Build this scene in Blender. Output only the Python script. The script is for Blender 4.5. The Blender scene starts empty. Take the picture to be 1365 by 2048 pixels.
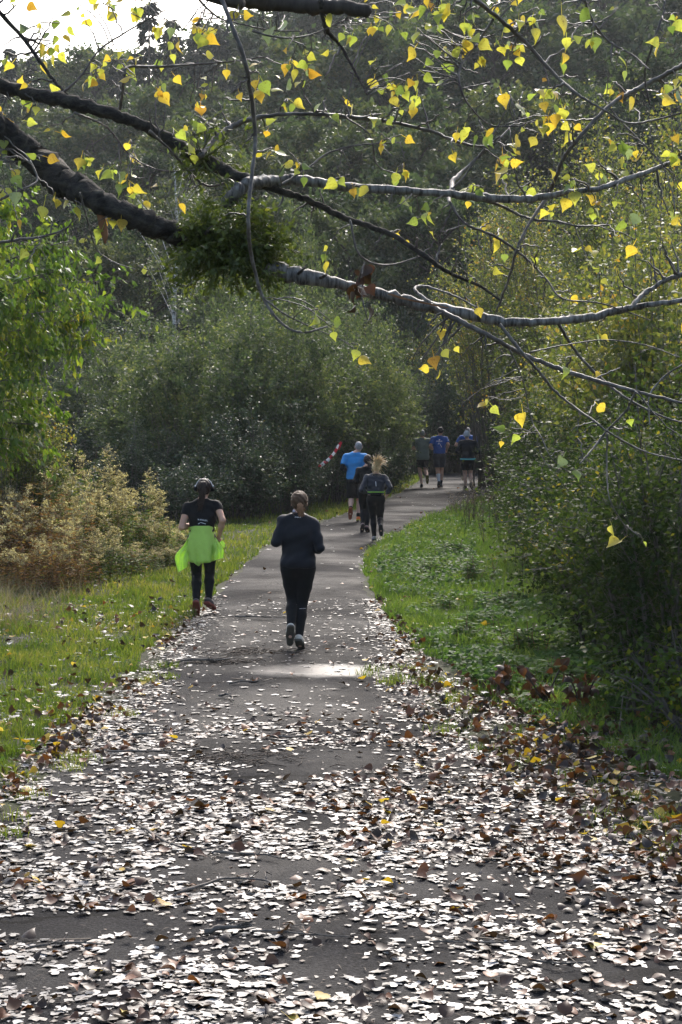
import bpy, math, random
import numpy as np
from mathutils import Vector, Matrix

R = math.radians
SC = bpy.context.scene
COL = SC.collection

# ------------------------------------------------------------------ camera
CAM_H = 2.64
F_PX = 3600.0                      # focal length in photo pixels (photo 1365 x 2048)
PITCH = math.atan(219.0 / F_PX)    # looking slightly down along the path
cd = bpy.data.cameras.new('camera')
cam = bpy.data.objects.new('camera', cd)
COL.objects.link(cam)
cam.location = (0, 0, CAM_H)
cam.rotation_euler = (math.pi / 2 - PITCH, 0, 0)
cd.sensor_fit = 'VERTICAL'
cd.sensor_height = 36.0
cd.lens = F_PX / 2048.0 * 36.0
cd.clip_start = 0.1
cd.clip_end = 2000
SC.camera = cam

# ------------------------------------------------------------------ light
SUN_EL = 40.0        # degrees above the horizon
SUN_AZ = 9.0        # degrees to the right of straight ahead (+Y)
w = bpy.data.worlds.new('World'); SC.world = w; w.use_nodes = True
nt = w.node_tree
sky = nt.nodes.new('ShaderNodeTexSky'); sky.sky_type = 'NISHITA'
sky.sun_disc = False
sky.sun_elevation = R(SUN_EL); sky.sun_rotation = R(SUN_AZ)
sky.air_density = 1.0; sky.dust_density = 4.0; sky.ozone_density = 1.0; sky.altitude = 100
bg = nt.nodes['Background']
bg.inputs['Strength'].default_value = 0.15
nt.links.new(sky.outputs[0], bg.inputs['Color'])
sd = bpy.data.lights.new('sun', 'SUN'); sd.energy = 1.7; sd.angle = R(18.0); sd.color = (1.0, 0.965, 0.92)
so = bpy.data.objects.new('sun', sd); COL.objects.link(so)
so.location = (8, 40, 40)
_d = Vector((math.sin(R(SUN_AZ)) * math.cos(R(SUN_EL)), math.cos(R(SUN_AZ)) * math.cos(R(SUN_EL)), math.sin(R(SUN_EL))))
so.rotation_euler = _d.to_track_quat('Z', 'Y').to_euler()
vs = SC.view_settings
vs.view_transform = 'Standard'; vs.look = 'None'; vs.gamma = 1.0; vs.use_curve_mapping = False
vs.exposure = 1.27
cy = SC.cycles
cy.max_bounces = 8; cy.diffuse_bounces = 3; cy.glossy_bounces = 3; cy.transmission_bounces = 5
cy.transparent_max_bounces = 4; cy.volume_bounces = 0
cy.use_denoising = True
cy.sample_clamp_indirect = 4.0
cy.caustics_reflective = False; cy.caustics_refractive = False

# ------------------------------------------------------------------ helpers
_fw = np.array([0, math.cos(PITCH), -math.sin(PITCH)]); _up = np.array([0, math.sin(PITCH), math.cos(PITCH)])
def ray(px, py):
    return np.array([(px - 682.5) / F_PX, 0, 0]) + (1024.0 - py) / F_PX * _up + _fw
def at(px, py, Y):
    """world point seen at photo pixel (px, py) at distance Y along the path"""
    d = ray(px, py)
    return np.array([0, 0, CAM_H]) + d * (Y / d[1])
def gr(px, py):
    """ground point seen at a photo pixel"""
    d = ray(px, py)
    return np.array([0, 0, CAM_H]) + d * (-CAM_H / d[2])

def tag(o, label=None, cat=None, group=None, kind=None):
    if label: o['label'] = label
    if cat: o['category'] = cat
    if group: o['group'] = group
    if kind: o['kind'] = kind
    return o
def empty(name, loc=(0, 0, 0), rz=0.0):
    o = bpy.data.objects.new(name, None); COL.objects.link(o)
    o.empty_display_size = 0.2
    o.location = loc; o.rotation_euler = (0, 0, rz)
    return o
def obj(name, me, parent=None, loc=None):
    o = bpy.data.objects.new(name, me); COL.objects.link(o)
    if parent is not None: o.parent = parent
    if loc is not None: o.location = loc
    return o
def mesh(name, V, F, mat, rnd=None, smooth=False):
    """V (n,3) array; F (m,k) index array or list of such arrays"""
    if not isinstance(F, (list, tuple)): F = [F]
    F = [np.asarray(f, dtype=np.int32) for f in F if len(f)]
    V = np.asarray(V, dtype=np.float32)
    me = bpy.data.meshes.new(name)
    nl = sum(f.size for f in F); nf = sum(len(f) for f in F)
    me.vertices.add(len(V)); me.loops.add(nl); me.polygons.add(nf)
    me.vertices.foreach_set('co', V.ravel())
    me.loops.foreach_set('vertex_index', np.concatenate([f.ravel() for f in F]))
    st = []; p = 0
    for f in F:
        st.append(p + np.arange(len(f)) * f.shape[1]); p += f.size
    me.polygons.foreach_set('loop_start', np.concatenate(st).astype(np.int32))
    if smooth: me.polygons.foreach_set('use_smooth', np.ones(nf, dtype=bool))
    me.update(calc_edges=True)
    if rnd is not None:
        a = me.attributes.new('rnd', 'FLOAT', 'FACE'); a.data.foreach_set('value', np.asarray(rnd, dtype=np.float32))
    if mat is not None: me.materials.append(mat)
    return me
def copy_tree(o, parent=None):
    c = o.copy(); COL.objects.link(c); c.parent = parent
    for ch in list(o.children):
        copy_tree(ch, c)
    return c
def unit(v):
    v = np.asarray(v, dtype=float)
    return v / np.maximum(np.linalg.norm(v, axis=-1, keepdims=True), 1e-9)
def catmull(P, n=5):
    """smooth polyline through rows of P (any number of columns)"""
    P = np.asarray(P, dtype=float)
    if len(P) < 3: return P
    Q = np.vstack([2 * P[0] - P[1], P, 2 * P[-1] - P[-2]])
    out = []
    for i in range(len(P) - 1):
        a, b, c, d = Q[i:i + 4]
        for t in np.arange(n) / n:
            out.append(0.5 * (2 * b + (c - a) * t + (2 * a - 5 * b + 4 * c - d) * t * t + (3 * b - a - 3 * c + d) * t ** 3))
    out.append(P[-1])
    return np.array(out)
class Tubes:
    """collects tapered tubes along polylines into one mesh"""
    def __init__(self): self.V = []; self.F = []; self.n = 0; self.T = []
    def add(self, pts, rad, k=5, rng=None, rough=0.0):
        P = np.asarray(pts, dtype=float); m = len(P)
        r = np.broadcast_to(np.asarray(rad, dtype=float), (m,)).copy()
        T = unit(np.gradient(P, axis=0))
        ref = np.array([0.31, 0.17, 0.93]) if abs(T[0, 2]) < 0.9 else np.array([1.0, 0.1, 0])
        A = unit(np.cross(T, ref)); B = np.cross(T, A)
        an = np.arange(k) * 2 * math.pi / k
        ca, sa = np.cos(an), np.sin(an)
        rr = r[:, None] * np.ones((1, k))
        if rng is not None and rough: rr = rr * (1 + rng.normal(0, rough, (m, k)))
        V = P[:, None, :] + (A[:, None, :] * ca[None, :, None] + B[:, None, :] * sa[None, :, None]) * rr[:, :, None]
        V = V.reshape(-1, 3)
        i = np.arange(m - 1)[:, None] * k; j = np.arange(k)[None, :]; j2 = (j + 1) % k
        F = np.stack([i + j, i + j2, i + k + j2, i + k + j], -1).reshape(-1, 4) + self.n
        self.V.append(V); self.F.append(F); self.n += len(V)
        c0 = self.n
        self.V.append(np.array([P[0] - T[0] * r[0] * 0.3, P[-1] + T[-1] * r[-1] * 0.6])); self.n += 2
        jj = np.arange(k); b = c0 - len(V)
        self.T.append(np.stack([np.full(k, c0), b + (jj + 1) % k, b + jj], -1))
        e = b + (m - 1) * k
        self.T.append(np.stack([np.full(k, c0 + 1), e + jj, e + (jj + 1) % k], -1))
    def mesh(self, name, mat, smooth=True):
        return mesh(name, np.vstack(self.V), [np.vstack(self.F), np.vstack(self.T)], mat, smooth=smooth)

# leaf templates: (along, side, normal) and faces
LEAF4 = (np.array([(0, 0, 0), (.42, .30, .07), (1, 0, -.05), (.42, -.30, .07)]), np.array([(0, 1, 2, 3)]))
BLADE = (np.array([(0, .5, 0), (0, -.5, 0), (.6, 0.22, .16), (.6, -.22, .16), (1, 0, .42)]), None)
_ph = [(.0, .0), (-.02, .18), (.06, .36), (.2, .46), (.38, .43), (.58, .27), (.78, .11)]
def poplar_template(fold=0.25, curl=0.25, pet=True):
    L = []; 
    for a, b in _ph[1:]: L.append((a, b, fold * b - curl * (a - .3) ** 2))
    rib = [(0, 0, -curl * .09), (.35, 0, 0), (.7, 0, -curl * .16), (1.03, 0, -curl * .55)]
    V = rib + L + [(a, -b, c) for a, b, c in L]
    l0, r0 = 4, 10
    F = []
    def side(o, flip):
        t = [(0, o + 1, o), (0, o + 2, o + 1), (0, 1, o + 2), (1, o + 3, o + 2), (1, o + 4, o + 3), (1, 2, o + 4), (2, o + 5, o + 4), (2, 3, o + 5)]
        return [f[::-1] for f in t] if flip else t
    F = side(l0, False) + side(r0, True)
    V = [tuple(v) for v in V]
    if pet:
        n = len(V)
        V += [(0, .026, -curl * .09), (0, -.026, -curl * .09), (-.6, .016, .12), (-.6, -.016, .12)]
        F += [(n, n + 1, n + 3), (n, n + 3, n + 2)]
    return np.array(V, dtype=float), np.array(F)
def leaf_soup(P, D, N, size, tpl):
    """one copy of tpl at each P with tip direction D and normal N -> V, F, count of faces per leaf"""
    tv, tf = tpl
    D = unit(D); S = unit(np.cross(N, D)); N = np.cross(D, S)
    size = np.broadcast_to(size, (len(P),))
    V = P[:, None, :] + size[:, None, None] * (tv[None, :, 0, None] * D[:, None, :] + tv[None, :, 1, None] * S[:, None, :] + tv[None, :, 2, None] * N[:, None, :])
    F = tf[None] + (np.arange(len(P)) * len(tv))[:, None, None]
    return V.reshape(-1, 3), F.reshape(-1, tf.shape[1]), len(tf)
def rsphere(rng, n):
    return unit(rng.normal(size=(n, 3)))

# ------------------------------------------------------------------ materials
def newmat(name):
    m = bpy.data.materials.new(name); m.use_nodes = True
    n = m.node_tree.nodes; l = m.node_tree.links
    for x in list(n): n.remove(x)
    out = n.new('ShaderNodeOutputMaterial')
    return m, n, l, out
def ramp(n, stops, interp='LINEAR'):
    r = n.new('ShaderNodeValToRGB'); r.color_ramp.interpolation = interp
    e = r.color_ramp.elements
    while len(e) < len(stops): e.new(0.5)
    for i, (p, c) in enumerate(stops):
        e[i].position = p; e[i].color = (*c, 1)
    return r
def leaf_mat(name, stops, trans=0.42, rough=0.45, spec=0.4, tgain=1.35, objvar=0.0, patch=0.0):
    """foliage: colour picked per leaf from a ramp, partly translucent"""
    m, n, l, out = newmat(name)
    a = n.new('ShaderNodeAttribute'); a.attribute_name = 'rnd'
    src = a.outputs['Fac']
    if patch or objvar:
        add = n.new('ShaderNodeMath'); add.operation = 'ADD'; add.use_clamp = True
        l.new(src, add.inputs[0])
        if objvar:
            oi = n.new('ShaderNodeObjectInfo')
            mr = n.new('ShaderNodeMapRange'); mr.inputs[3].default_value = -objvar; mr.inputs[4].default_value = objvar
            l.new(oi.outputs['Random'], mr.inputs[0]); l.new(mr.outputs[0], add.inputs[1])
            src = add.outputs[0]
        if patch:
            tc = n.new('ShaderNodeTexCoord'); nz = n.new('ShaderNodeTexNoise'); nz.inputs['Scale'].default_value = 0.7
            nz.inputs['Detail'].default_value = 2
            l.new(tc.outputs['Object'], nz.inputs['Vector'])
            mr2 = n.new('ShaderNodeMapRange'); mr2.inputs[1].default_value = .3; mr2.inputs[2].default_value = .7
            mr2.inputs[3].default_value = -patch; mr2.inputs[4].default_value = patch
            l.new(nz.outputs['Fac'], mr2.inputs[0])
            add2 = n.new('ShaderNodeMath'); add2.operation = 'ADD'; add2.use_clamp = True
            l.new(src, add2.inputs[0]); l.new(mr2.outputs[0], add2.inputs[1]); src = add2.outputs[0]
    r = ramp(n, stops); l.new(src, r.inputs[0])
    p = n.new('ShaderNodeBsdfPrincipled'); p.inputs['Roughness'].default_value = rough
    p.inputs['Specular IOR Level'].default_value = spec
    l.new(r.outputs[0], p.inputs['Base Color'])
    if trans > 0:
        t = n.new('ShaderNodeBsdfTranslucent')
        mu = n.new('ShaderNodeMix'); mu.data_type = 'RGBA'; mu.blend_type = 'MULTIPLY'; mu.inputs[0].default_value = 1
        l.new(r.outputs[0], mu.inputs[6]); mu.inputs[7].default_value = (tgain * 1.05, tgain * 1.1, tgain * .6, 1)
        l.new(mu.outputs[2], t.inputs['Color'])
        mx = n.new('ShaderNodeMixShader'); mx.inputs[0].default_value = trans
        l.new(p.outputs[0], mx.inputs[1]); l.new(t.outputs[0], mx.inputs[2]); l.new(mx.outputs[0], out.inputs[0])
    else:
        l.new(p.outputs[0], out.inputs[0])
    return m
def noise_mat(name, stops, scale=6.0, rough=0.8, bump=0.3, detail=6, stretch=(1, 1, 1), spec=0.3, bdist=0.01, sheen=0.0):
    m, n, l, out = newmat(name)
    tc = n.new('ShaderNodeTexCoord'); mp = n.new('ShaderNodeMapping'); mp.inputs['Scale'].default_value = stretch
    l.new(tc.outputs['Object'], mp.inputs[0])
    nz = n.new('ShaderNodeTexNoise'); nz.inputs['Scale'].default_value = scale; nz.inputs['Detail'].default_value = detail
    nz.inputs['Roughness'].default_value = 0.65
    l.new(mp.outputs[0], nz.inputs['Vector'])
    r = ramp(n, stops); l.new(nz.outputs['Fac'], r.inputs[0])
    p = n.new('ShaderNodeBsdfPrincipled'); p.inputs['Roughness'].default_value = rough
    p.inputs['Specular IOR Level'].default_value = spec
    if sheen: p.inputs['Sheen Weight'].default_value = sheen
    l.new(r.outputs[0], p.inputs['Base Color'])
    if bump:
        b = n.new('ShaderNodeBump'); b.inputs['Strength'].default_value = bump; b.inputs['Distance'].default_value = bdist
        l.new(nz.outputs['Fac'], b.inputs['Height']); l.new(b.outputs[0], p.inputs['Normal'])
    l.new(p.outputs[0], out.inputs[0])
    return m
def cloth_mat(name, c, rough=0.75, spec=0.25, var=0.25, sheen=0.15, trans=0.0):
    c = np.array(c); m = noise_mat(name, [(.3, tuple(c * (1 - var))), (.7, tuple(np.minimum(c * (1 + var), 1)))], scale=14, rough=rough, bump=.15, spec=spec, bdist=.004, sheen=sheen)
    if trans:
        n = m.node_tree.nodes; l = m.node_tree.links
        out = [x for x in n if x.type == 'OUTPUT_MATERIAL'][0]; p = [x for x in n if x.type == 'BSDF_PRINCIPLED'][0]
        t = n.new('ShaderNodeBsdfTranslucent'); t.inputs[0].default_value = (*c, 1)
        mx = n.new('ShaderNodeMixShader'); mx.inputs[0].default_value = trans
        l.new(p.outputs[0], mx.inputs[1]); l.new(t.outputs[0], mx.inputs[2]); l.new(mx.outputs[0], out.inputs[0])
    return m
# ------------------------------------------------------------------ terrain and path
def hz(x, y):
    x = np.asarray(x, dtype=float); y = np.asarray(y, dtype=float)
    t = np.maximum(y - 82 - 0.05 * np.abs(x), 0)
    h = 0.185 * t * t / (t + 14)
    h = h * (1 + 0.10 * np.tanh(x / 50))
    return h + 0.35 * np.sin(x * .11 + 1) * np.sin(y * .07) * np.clip((y - 85) / 40, 0, 1)

# asphalt edges in photo pixels: row, left, right
_edge = [(2048, -420, 1830), (1900, -330, 1610), (1800, -240, 1440), (1700, -110, 1260), (1600, 30, 1090), (1500, 150, 950), (1420, 235, 865),
         (1310, 322, 825), (1240, 385, 783), (1180, 436, 738), (1150, 466, 727), (1110, 512, 730), (1085, 548, 758), (1045, 640, 836),
         (1010, 742, 918), (988, 796, 990), (970, 826, 1046), (955, 850, 1120)]
_le = np.array([gr(l, y) for y, l, r in _edge]); _re = np.array([gr(r, y) for y, l, r in _edge])
_yy = np.linspace(7, 70, 260)
def _smooth(e):
    v = np.interp(_yy, e[:, 1], e[:, 0]); k_ = np.hanning(17); k_ /= k_.sum()
    return np.convolve(np.pad(v, 8, mode='edge'), k_, 'valid')
_ls, _rs = _smooth(_le), _smooth(_re)
def XL(Y): return np.interp(Y, _yy, _ls)
def XR(Y): return np.interp(Y, _yy, _rs)
PXm = lambda Y: np.asarray(Y) / F_PX          # metres per photo pixel at distance Y

rng = np.random.default_rng(7)
# ground: one sheet, finer near the path
ys = np.concatenate([np.linspace(-40, 0, 9), np.linspace(2, 80, 53), np.linspace(84, 420, 60)])
xs = np.concatenate([np.linspace(-260, -30, 24), np.linspace(-26, 26, 53), np.linspace(30, 260, 24)])
gx, gy = np.meshgrid(xs, ys)
gz = hz(gx, gy)
_n = np.sin(gx * 1.7 + gy * .9) * np.sin(gy * 1.3 - gx * .6) * .03
_inp = (gx > XL(gy) - .9) & (gx < XR(gy) + .9)
gz = gz + np.where(_inp | (gy > 82), 0, _n) - np.where(_inp, 0.0, 0)
gz += np.where((gy < 60) & (gy > 8), 0.22 * np.clip((gx - XR(gy) - 1.6) / 3, 0, 1.5) + 0.10 * np.clip((XL(gy) - gx - 1.8) / 3, 0, 2), 0)
nx, ny = len(xs), len(ys)
ii, jj = np.meshgrid(np.arange(nx - 1), np.arange(ny - 1))
q = (jj * nx + ii).ravel()
m_ground = noise_mat('ground_soil', [(.30, (.018, .015, .009)), (.5, (.026, .028, .010)), (.7, (.034, .044, .012))], scale=1.6, rough=.95, bump=.6, bdist=.05)
ground = obj('ground', mesh('ground', np.stack([gx, gy, gz], -1).reshape(-1, 3), np.stack([q, q + 1, q + nx + 1, q + nx], -1), m_ground, smooth=True))
tag(ground, kind='structure')

def asphalt_mat():
    m, n, l, out = newmat('wet_asphalt')
    tc = n.new('ShaderNodeTexCoord')
    def nz(s, d=4, r=.6):
        x = n.new('ShaderNodeTexNoise'); x.inputs['Scale'].default_value = s; x.inputs['Detail'].default_value = d; x.inputs['Roughness'].default_value = r
        l.new(tc.outputs['Object'], x.inputs['Vector']); return x
    a = nz(.8, 8, .7); b = nz(60, 3, .7); c = nz(.55, 4)
    r1 = ramp(n, [(.25, (.009, .009, .0096)), (.5, (.020, .0197, .021)), (.75, (.036, .0355, .0365))]); l.new(a.outputs['Fac'], r1.inputs[0])
    r2 = ramp(n, [(.35, (.35, .35, .36)), (.62, (1.3, 1.28, 1.26)), (.75, (3.2, 3.1, 3.0))]); l.new(b.outputs['Fac'], r2.inputs[0])
    mu = n.new('ShaderNodeMix'); mu.data_type = 'RGBA'; mu.blend_type = 'MULTIPLY'; mu.inputs[0].default_value = 1
    l.new(r1.outputs[0], mu.inputs[6]); l.new(r2.outputs[0], mu.inputs[7])
    # hairline cracks, only in places
    dn = nz(2.2, 4); mv = n.new('ShaderNodeVectorMath'); mv.operation = 'MULTIPLY_ADD'; mv.inputs[1].default_value = (.5, .5, 0); l.new(dn.outputs['Color'], mv.inputs[0]); l.new(tc.outputs['Object'], mv.inputs[2])
    vo = n.new('ShaderNodeTexVoronoi'); vo.feature = 'DISTANCE_TO_EDGE'; vo.inputs['Scale'].default_value = .62; l.new(mv.outputs[0], vo.inputs['Vector'])
    ck = ramp(n, [(0, (.25, .25, .25)), (.014, (.3, .3, .3)), (.022, (1, 1, 1))]); l.new(vo.outputs['Distance'], ck.inputs[0])
    cm = ramp(n, [(.46, (0, 0, 0)), (.56, (1, 1, 1))]); l.new(c.outputs['Fac'], cm.inputs[0])
    m2 = n.new('ShaderNodeMix'); m2.data_type = 'RGBA'; m2.blend_type = 'MULTIPLY'; l.new(cm.outputs[0], m2.inputs[0]); l.new(mu.outputs[2], m2.inputs[6]); l.new(ck.outputs[0], m2.inputs[7])
    p = n.new('ShaderNodeBsdfPrincipled'); l.new(m2.outputs[2], p.inputs['Base Color'])
    rr = n.new('ShaderNodeMapRange'); rr.inputs[1].default_value = .35; rr.inputs[2].default_value = .65; rr.inputs[3].default_value = .58; rr.inputs[4].default_value = .9
    l.new(c.outputs['Fac'], rr.inputs[0])
    # one damp hollow where water stands (smoother and darker surface)
    wc = gr(650, 1346)
    def math_(op, a_, b_):
        x = n.new('ShaderNodeMath'); x.operation = op
        for i_, q_ in enumerate((a_, b_)):
            if isinstance(q_, (int, float)): x.inputs[i_].default_value = q_
            else: l.new(q_, x.inputs[i_])
        return x.outputs[0]
    sx = n.new('ShaderNodeSeparateXYZ'); l.new(tc.outputs['Object'], sx.inputs[0])
    ex = math_('DIVIDE', math_('SUBTRACT', sx.outputs[0], float(wc[0])), .85); ey = math_('DIVIDE', math_('SUBTRACT', sx.outputs[1], float(wc[1])), .50)
    d2 = math_('SQRT', math_('ADD', math_('MULTIPLY', ex, ex), math_('MULTIPLY', ey, ey)), 0)
    wn = nz(3.5, 5)
    wm = n.new('ShaderNodeMapRange'); wm.inputs[1].default_value = 1.35; wm.inputs[2].default_value = .75; l.new(math_('ADD', d2, math_('MULTIPLY', wn.outputs['Fac'], .7)), wm.inputs[0])
    wet = wm.outputs[0]
    mr_ = n.new('ShaderNodeMix'); l.new(wet, mr_.inputs[0]); l.new(rr.outputs[0], mr_.inputs[2]); mr_.inputs[3].default_value = .40; l.new(mr_.outputs[0], p.inputs['Roughness'])
    ms_ = n.new('ShaderNodeMix'); l.new(wet, ms_.inputs[0]); ms_.inputs[2].default_value = .05; ms_.inputs[3].default_value = .5; l.new(ms_.outputs[0], p.inputs['Specular IOR Level'])
    bu = n.new('ShaderNodeBump'); l.new(math_('SUBTRACT', .8, math_('MULTIPLY', wet, .72)), bu.inputs['Strength']); bu.inputs['Distance'].default_value = .010
    l.new(b.outputs['Fac'], bu.inputs['Height']); l.new(bu.outputs[0], p.inputs['Normal'])
    l.new(p.outputs[0], out.inputs[0])
    return m
m_asph = asphalt_mat()
py = np.concatenate([np.linspace(-12, 6, 8), np.linspace(7, 66, 240)])
pl = XL(py) + rng.normal(0, .018, len(py)) + .04 * np.sin(py * 2.3); pr = XR(py) + rng.normal(0, .018, len(py)) + .04 * np.sin(py * 1.9 + 1)
cols = []
for t, z in ((0, -.03), (.03, .004), (.25, .014), (.5, .022), (.75, .014), (.97, .004), (1, -.03)):
    cols.append(np.stack([pl * (1 - t) + pr * t, py, np.full(len(py), z + .006)], -1))
PV = np.stack(cols, 1)   # rows, 7, 3
k = 7; i = np.arange(len(py) - 1)[:, None] * k; j = np.arange(k - 1)[None]
PF = np.stack([i + j, i + j + 1, i + k + j + 1, i + k + j], -1).reshape(-1, 4)
path = obj('path', mesh('path', PV.reshape(-1, 3), PF, m_asph, smooth=True)); tag(path, kind='structure')
def path_z(x, y):
    """top of the path at a point (0 outside it)"""
    t = (x - XL(y)) / (XR(y) - XL(y))
    return np.where((t > 0) & (t < 1), .006 + np.interp(t, [0, .03, .25, .5, .75, .97, 1], [-.006, .004, .014, .022, .014, .004, -.006]), 0.0)
# the far bend: the path swings right behind the shrubs
m_bend = m_asph
a0 = np.linspace(0, 1, 12)
bl = np.stack([XL(66) + a0 ** 1.5 * 7.0, 66 + a0 * 3.5 - 1.0 * a0 ** 2, np.full(12, .011)], -1)
br = np.stack([XR(66) + a0 ** 1.1 * 3.0, 66 + a0 * 0.6 - 1.6 * a0 ** 2, np.full(12, .011)], -1)
bend = obj('path_bend', mesh('path_bend', np.vstack([bl, br]), np.stack([np.arange(11), np.arange(11) + 12, np.arange(11) + 13, np.arange(11) + 1], -1), m_asph)); tag(bend, kind='structure')
# ------------------------------------------------------------------ vegetation generators
def foliage(rng, base, ctrl, tip, ntw, nlf, lsize, twl, inner=.3, up=.3, droop=0.0, out_c=None, hang=0.0, jit=.05, flat=.8, tpl=LEAF4, pw=.8, lvar=.3):
    """leaves on twigs on bezier limbs; returns leaf V, F, per-leaf random, list of twigs (p0, p1)"""
    ns = len(base)
    t = inner + (1 - inner) * rng.random((ns, ntw)) ** pw
    t3 = t[..., None]
    O = (1 - t3) ** 2 * base[:, None] + 2 * t3 * (1 - t3) * ctrl[:, None] + t3 ** 2 * tip[:, None]
    O = O.reshape(-1, 3); n = len(O)
    oc = out_c if out_c is not None else np.mean(base, axis=0)
    outw = O - oc; outw[:, 2] *= .4; outw = unit(outw)
    D = unit(.9 * rsphere(rng, n) + .6 * outw + np.array([0, 0, up]))
    L = twl * rng.uniform(.45, 1.3, n)
    E = O + D * L[:, None] - np.array([0, 0, 1.0]) * (droop * L ** 2)[:, None]
    s = rng.uniform(.12, 1.06, (n, nlf))
    P = O[:, None] + D[:, None] * (L[:, None] * s)[..., None]
    P[..., 2] -= droop * (L[:, None] * s) ** 2
    P = P + rng.normal(0, jit, P.shape)
    P = P.reshape(-1, 3)
    Dl = unit(.55 * np.repeat(D, nlf, 0) + .9 * rsphere(rng, len(P)) + np.array([0, 0, -hang]))
    N = unit(rsphere(rng, len(P)) + np.array([0, 0, flat]))
    sz = lsize * rng.uniform(1 - lvar, 1 + lvar, len(P))
    V, F, k = leaf_soup(P, Dl, N, sz, tpl)
    # neighbouring leaves on a twig share part of their colour
    rn = np.clip(.5 * np.repeat(rng.random(n), nlf) + .5 * rng.random(len(P)), 0, 1)
    return V, F, np.repeat(rn, k), (O, E)
def bez(b, c, t, k=6):
    s = np.linspace(0, 1, k)[:, None]
    return (1 - s) ** 2 * b + 2 * s * (1 - s) * c + s ** 2 * t
def shrub_limbs(rng, h, rad, ns, base_r=.35, lean=(0, 0), ry=1.0, dome=.5):
    az = rng.uniform(0, 2 * math.pi, ns); rho = rad * np.sqrt(rng.random(ns)); br = base_r * np.sqrt(rng.random(ns))
    b = np.stack([br * np.cos(az), br * np.sin(az) * ry, np.zeros(ns)], -1)
    tz = h * (1 - dome * (rho / rad) ** 2) * rng.uniform(.6, 1.12, ns) * (1 + .13 * np.sin(3 * az + 1.3))
    t = np.stack([rho * np.cos(az) + lean[0] * tz, rho * np.sin(az) * ry + lean[1] * tz, tz], -1)
    c = b * .6 + t * .4; c[:, 2] = tz * rng.uniform(.6, .85, ns)
    return b, c, t
def tree_limbs(rng, h, rad, cb, nl, rise=.25):
    z0 = cb + (h * .93 - cb) * rng.random(nl) ** .9
    az = np.arange(nl) * 2.4 + rng.uniform(-.4, .4, nl)
    u = (z0 - cb) / (h - cb)
    rz = rad * np.sqrt(np.clip(1 - (1.75 * (u - .40)) ** 2, .04, 1)) * rng.uniform(.6, 1.08, nl)
    b = np.stack([0 * z0, 0 * z0, z0 * .92 - .05 * h * (1 - u)], -1)
    t = np.stack([rz * np.cos(az), rz * np.sin(az), np.minimum(z0 + rise * rz * rng.uniform(.2, 1.4, nl), h * 1.0)], -1)
    c = .5 * (b + t); c[:, 2] += .15 * rz
    return b, c, t
def build_plant(name, V, F, rn, mat, bark, limbs, twigs, rlimb, trunk=None, keep=1.0, rng=None, crown='crown', stem='stem', rtw=.006, tk=3):
    """top-level Empty with a crown mesh and a wood mesh"""
    root = empty(name)
    obj(crown, mesh(crown, V, F, mat, rnd=rn), root)
    T = Tubes()
    if trunk is not None: T.add(trunk[0], trunk[1], k=8, rng=rng, rough=.05)
    b, c, t = limbs
    for x in range(len(b)):
        P = bez(b[x], c[x], t[x]); T.add(P, np.linspace(rlimb, rlimb * .25, len(P)), k=4)
    if twigs is not None:
        O, E = twigs
        for x in range(0, len(O)):
            if rng.random() < keep: T.add(np.array([O[x], E[x]]), np.array([rtw, rtw * .4]), k=tk)
    obj(stem, T.mesh(stem, bark), root)
    return root
def place(root, x, y, s=1.0, sz=None, rz=0.0, z=None, tilt=0.0):
    root.location = (x, y, (float(hz(x, y)) if z is None else z)); root.rotation_euler = (0, tilt, rz)
    root.scale = (s, s, sz if sz else s)

# bark
m_bark = noise_mat('bark_brown', [(.3, (.028, .022, .017)), (.7, (.085, .070, .055))], scale=18, rough=.9, bump=.6, stretch=(1, 1, .3))
m_twig = noise_mat('twig_grey', [(.3, (.06, .05, .042)), (.7, (.16, .14, .12))], scale=12, rough=.75, bump=.2)
m_birch = noise_mat('bark_birch', [(.40, (.05, .045, .04)), (.50, (.42, .40, .37)), (.8, (.55, .53, .50))], scale=5, rough=.7, bump=.2, stretch=(1, 1, 3))
# foliage colours (real leaf colours, autumn mix)
m_far = leaf_mat('foliage_hill', [(0, (.026, .042, .022)), (.5, (.048, .074, .032)), (.85, (.078, .104, .040)), (1, (.12, .125, .048))], trans=.36, objvar=.22, rough=.6, spec=.15)
m_olive = leaf_mat('foliage_olive', [(0, (.040, .058, .022)), (.6, (.078, .10, .034)), (1, (.14, .14, .045))], trans=.38, objvar=.15)
m_con = leaf_mat('needles', [(0, (.006, .014, .010)), (.6, (.012, .024, .015)), (1, (.022, .036, .018))], trans=.08, rough=.6, spec=.2)
m_mid = leaf_mat('foliage_willow', [(0, (.036, .054, .032)), (.45, (.066, .092, .046)), (.8, (.115, .142, .062)), (1, (.19, .195, .075))], trans=.42, patch=.26, rough=.5, spec=.2)
m_dark = leaf_mat('foliage_bramble', [(0, (.024, .038, .024)), (.6, (.050, .074, .038)), (.9, (.085, .108, .048)), (1, (.22, .17, .05))], trans=.28, rough=.42, spec=.3, patch=.1)
m_yel = leaf_mat('foliage_yellow_green', [(0, (.044, .062, .024)), (.35, (.082, .105, .034)), (.68, (.145, .155, .045)), (.9, (.29, .25, .05)), (1, (.36, .20, .04))], trans=.5, patch=.22, objvar=.08)
m_cherry = leaf_mat('foliage_cherry', [(0, (.050, .090, .016)), (.5, (.10, .165, .026)), (.85, (.20, .23, .032)), (1, (.36, .31, .04))], trans=.5, rough=.38, patch=.15)
m_russet = leaf_mat('foliage_russet', [(0, (.05, .04, .03)), (.6, (.09, .06, .05)), (1, (.12, .09, .05))], trans=.3, objvar=.1)

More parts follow.
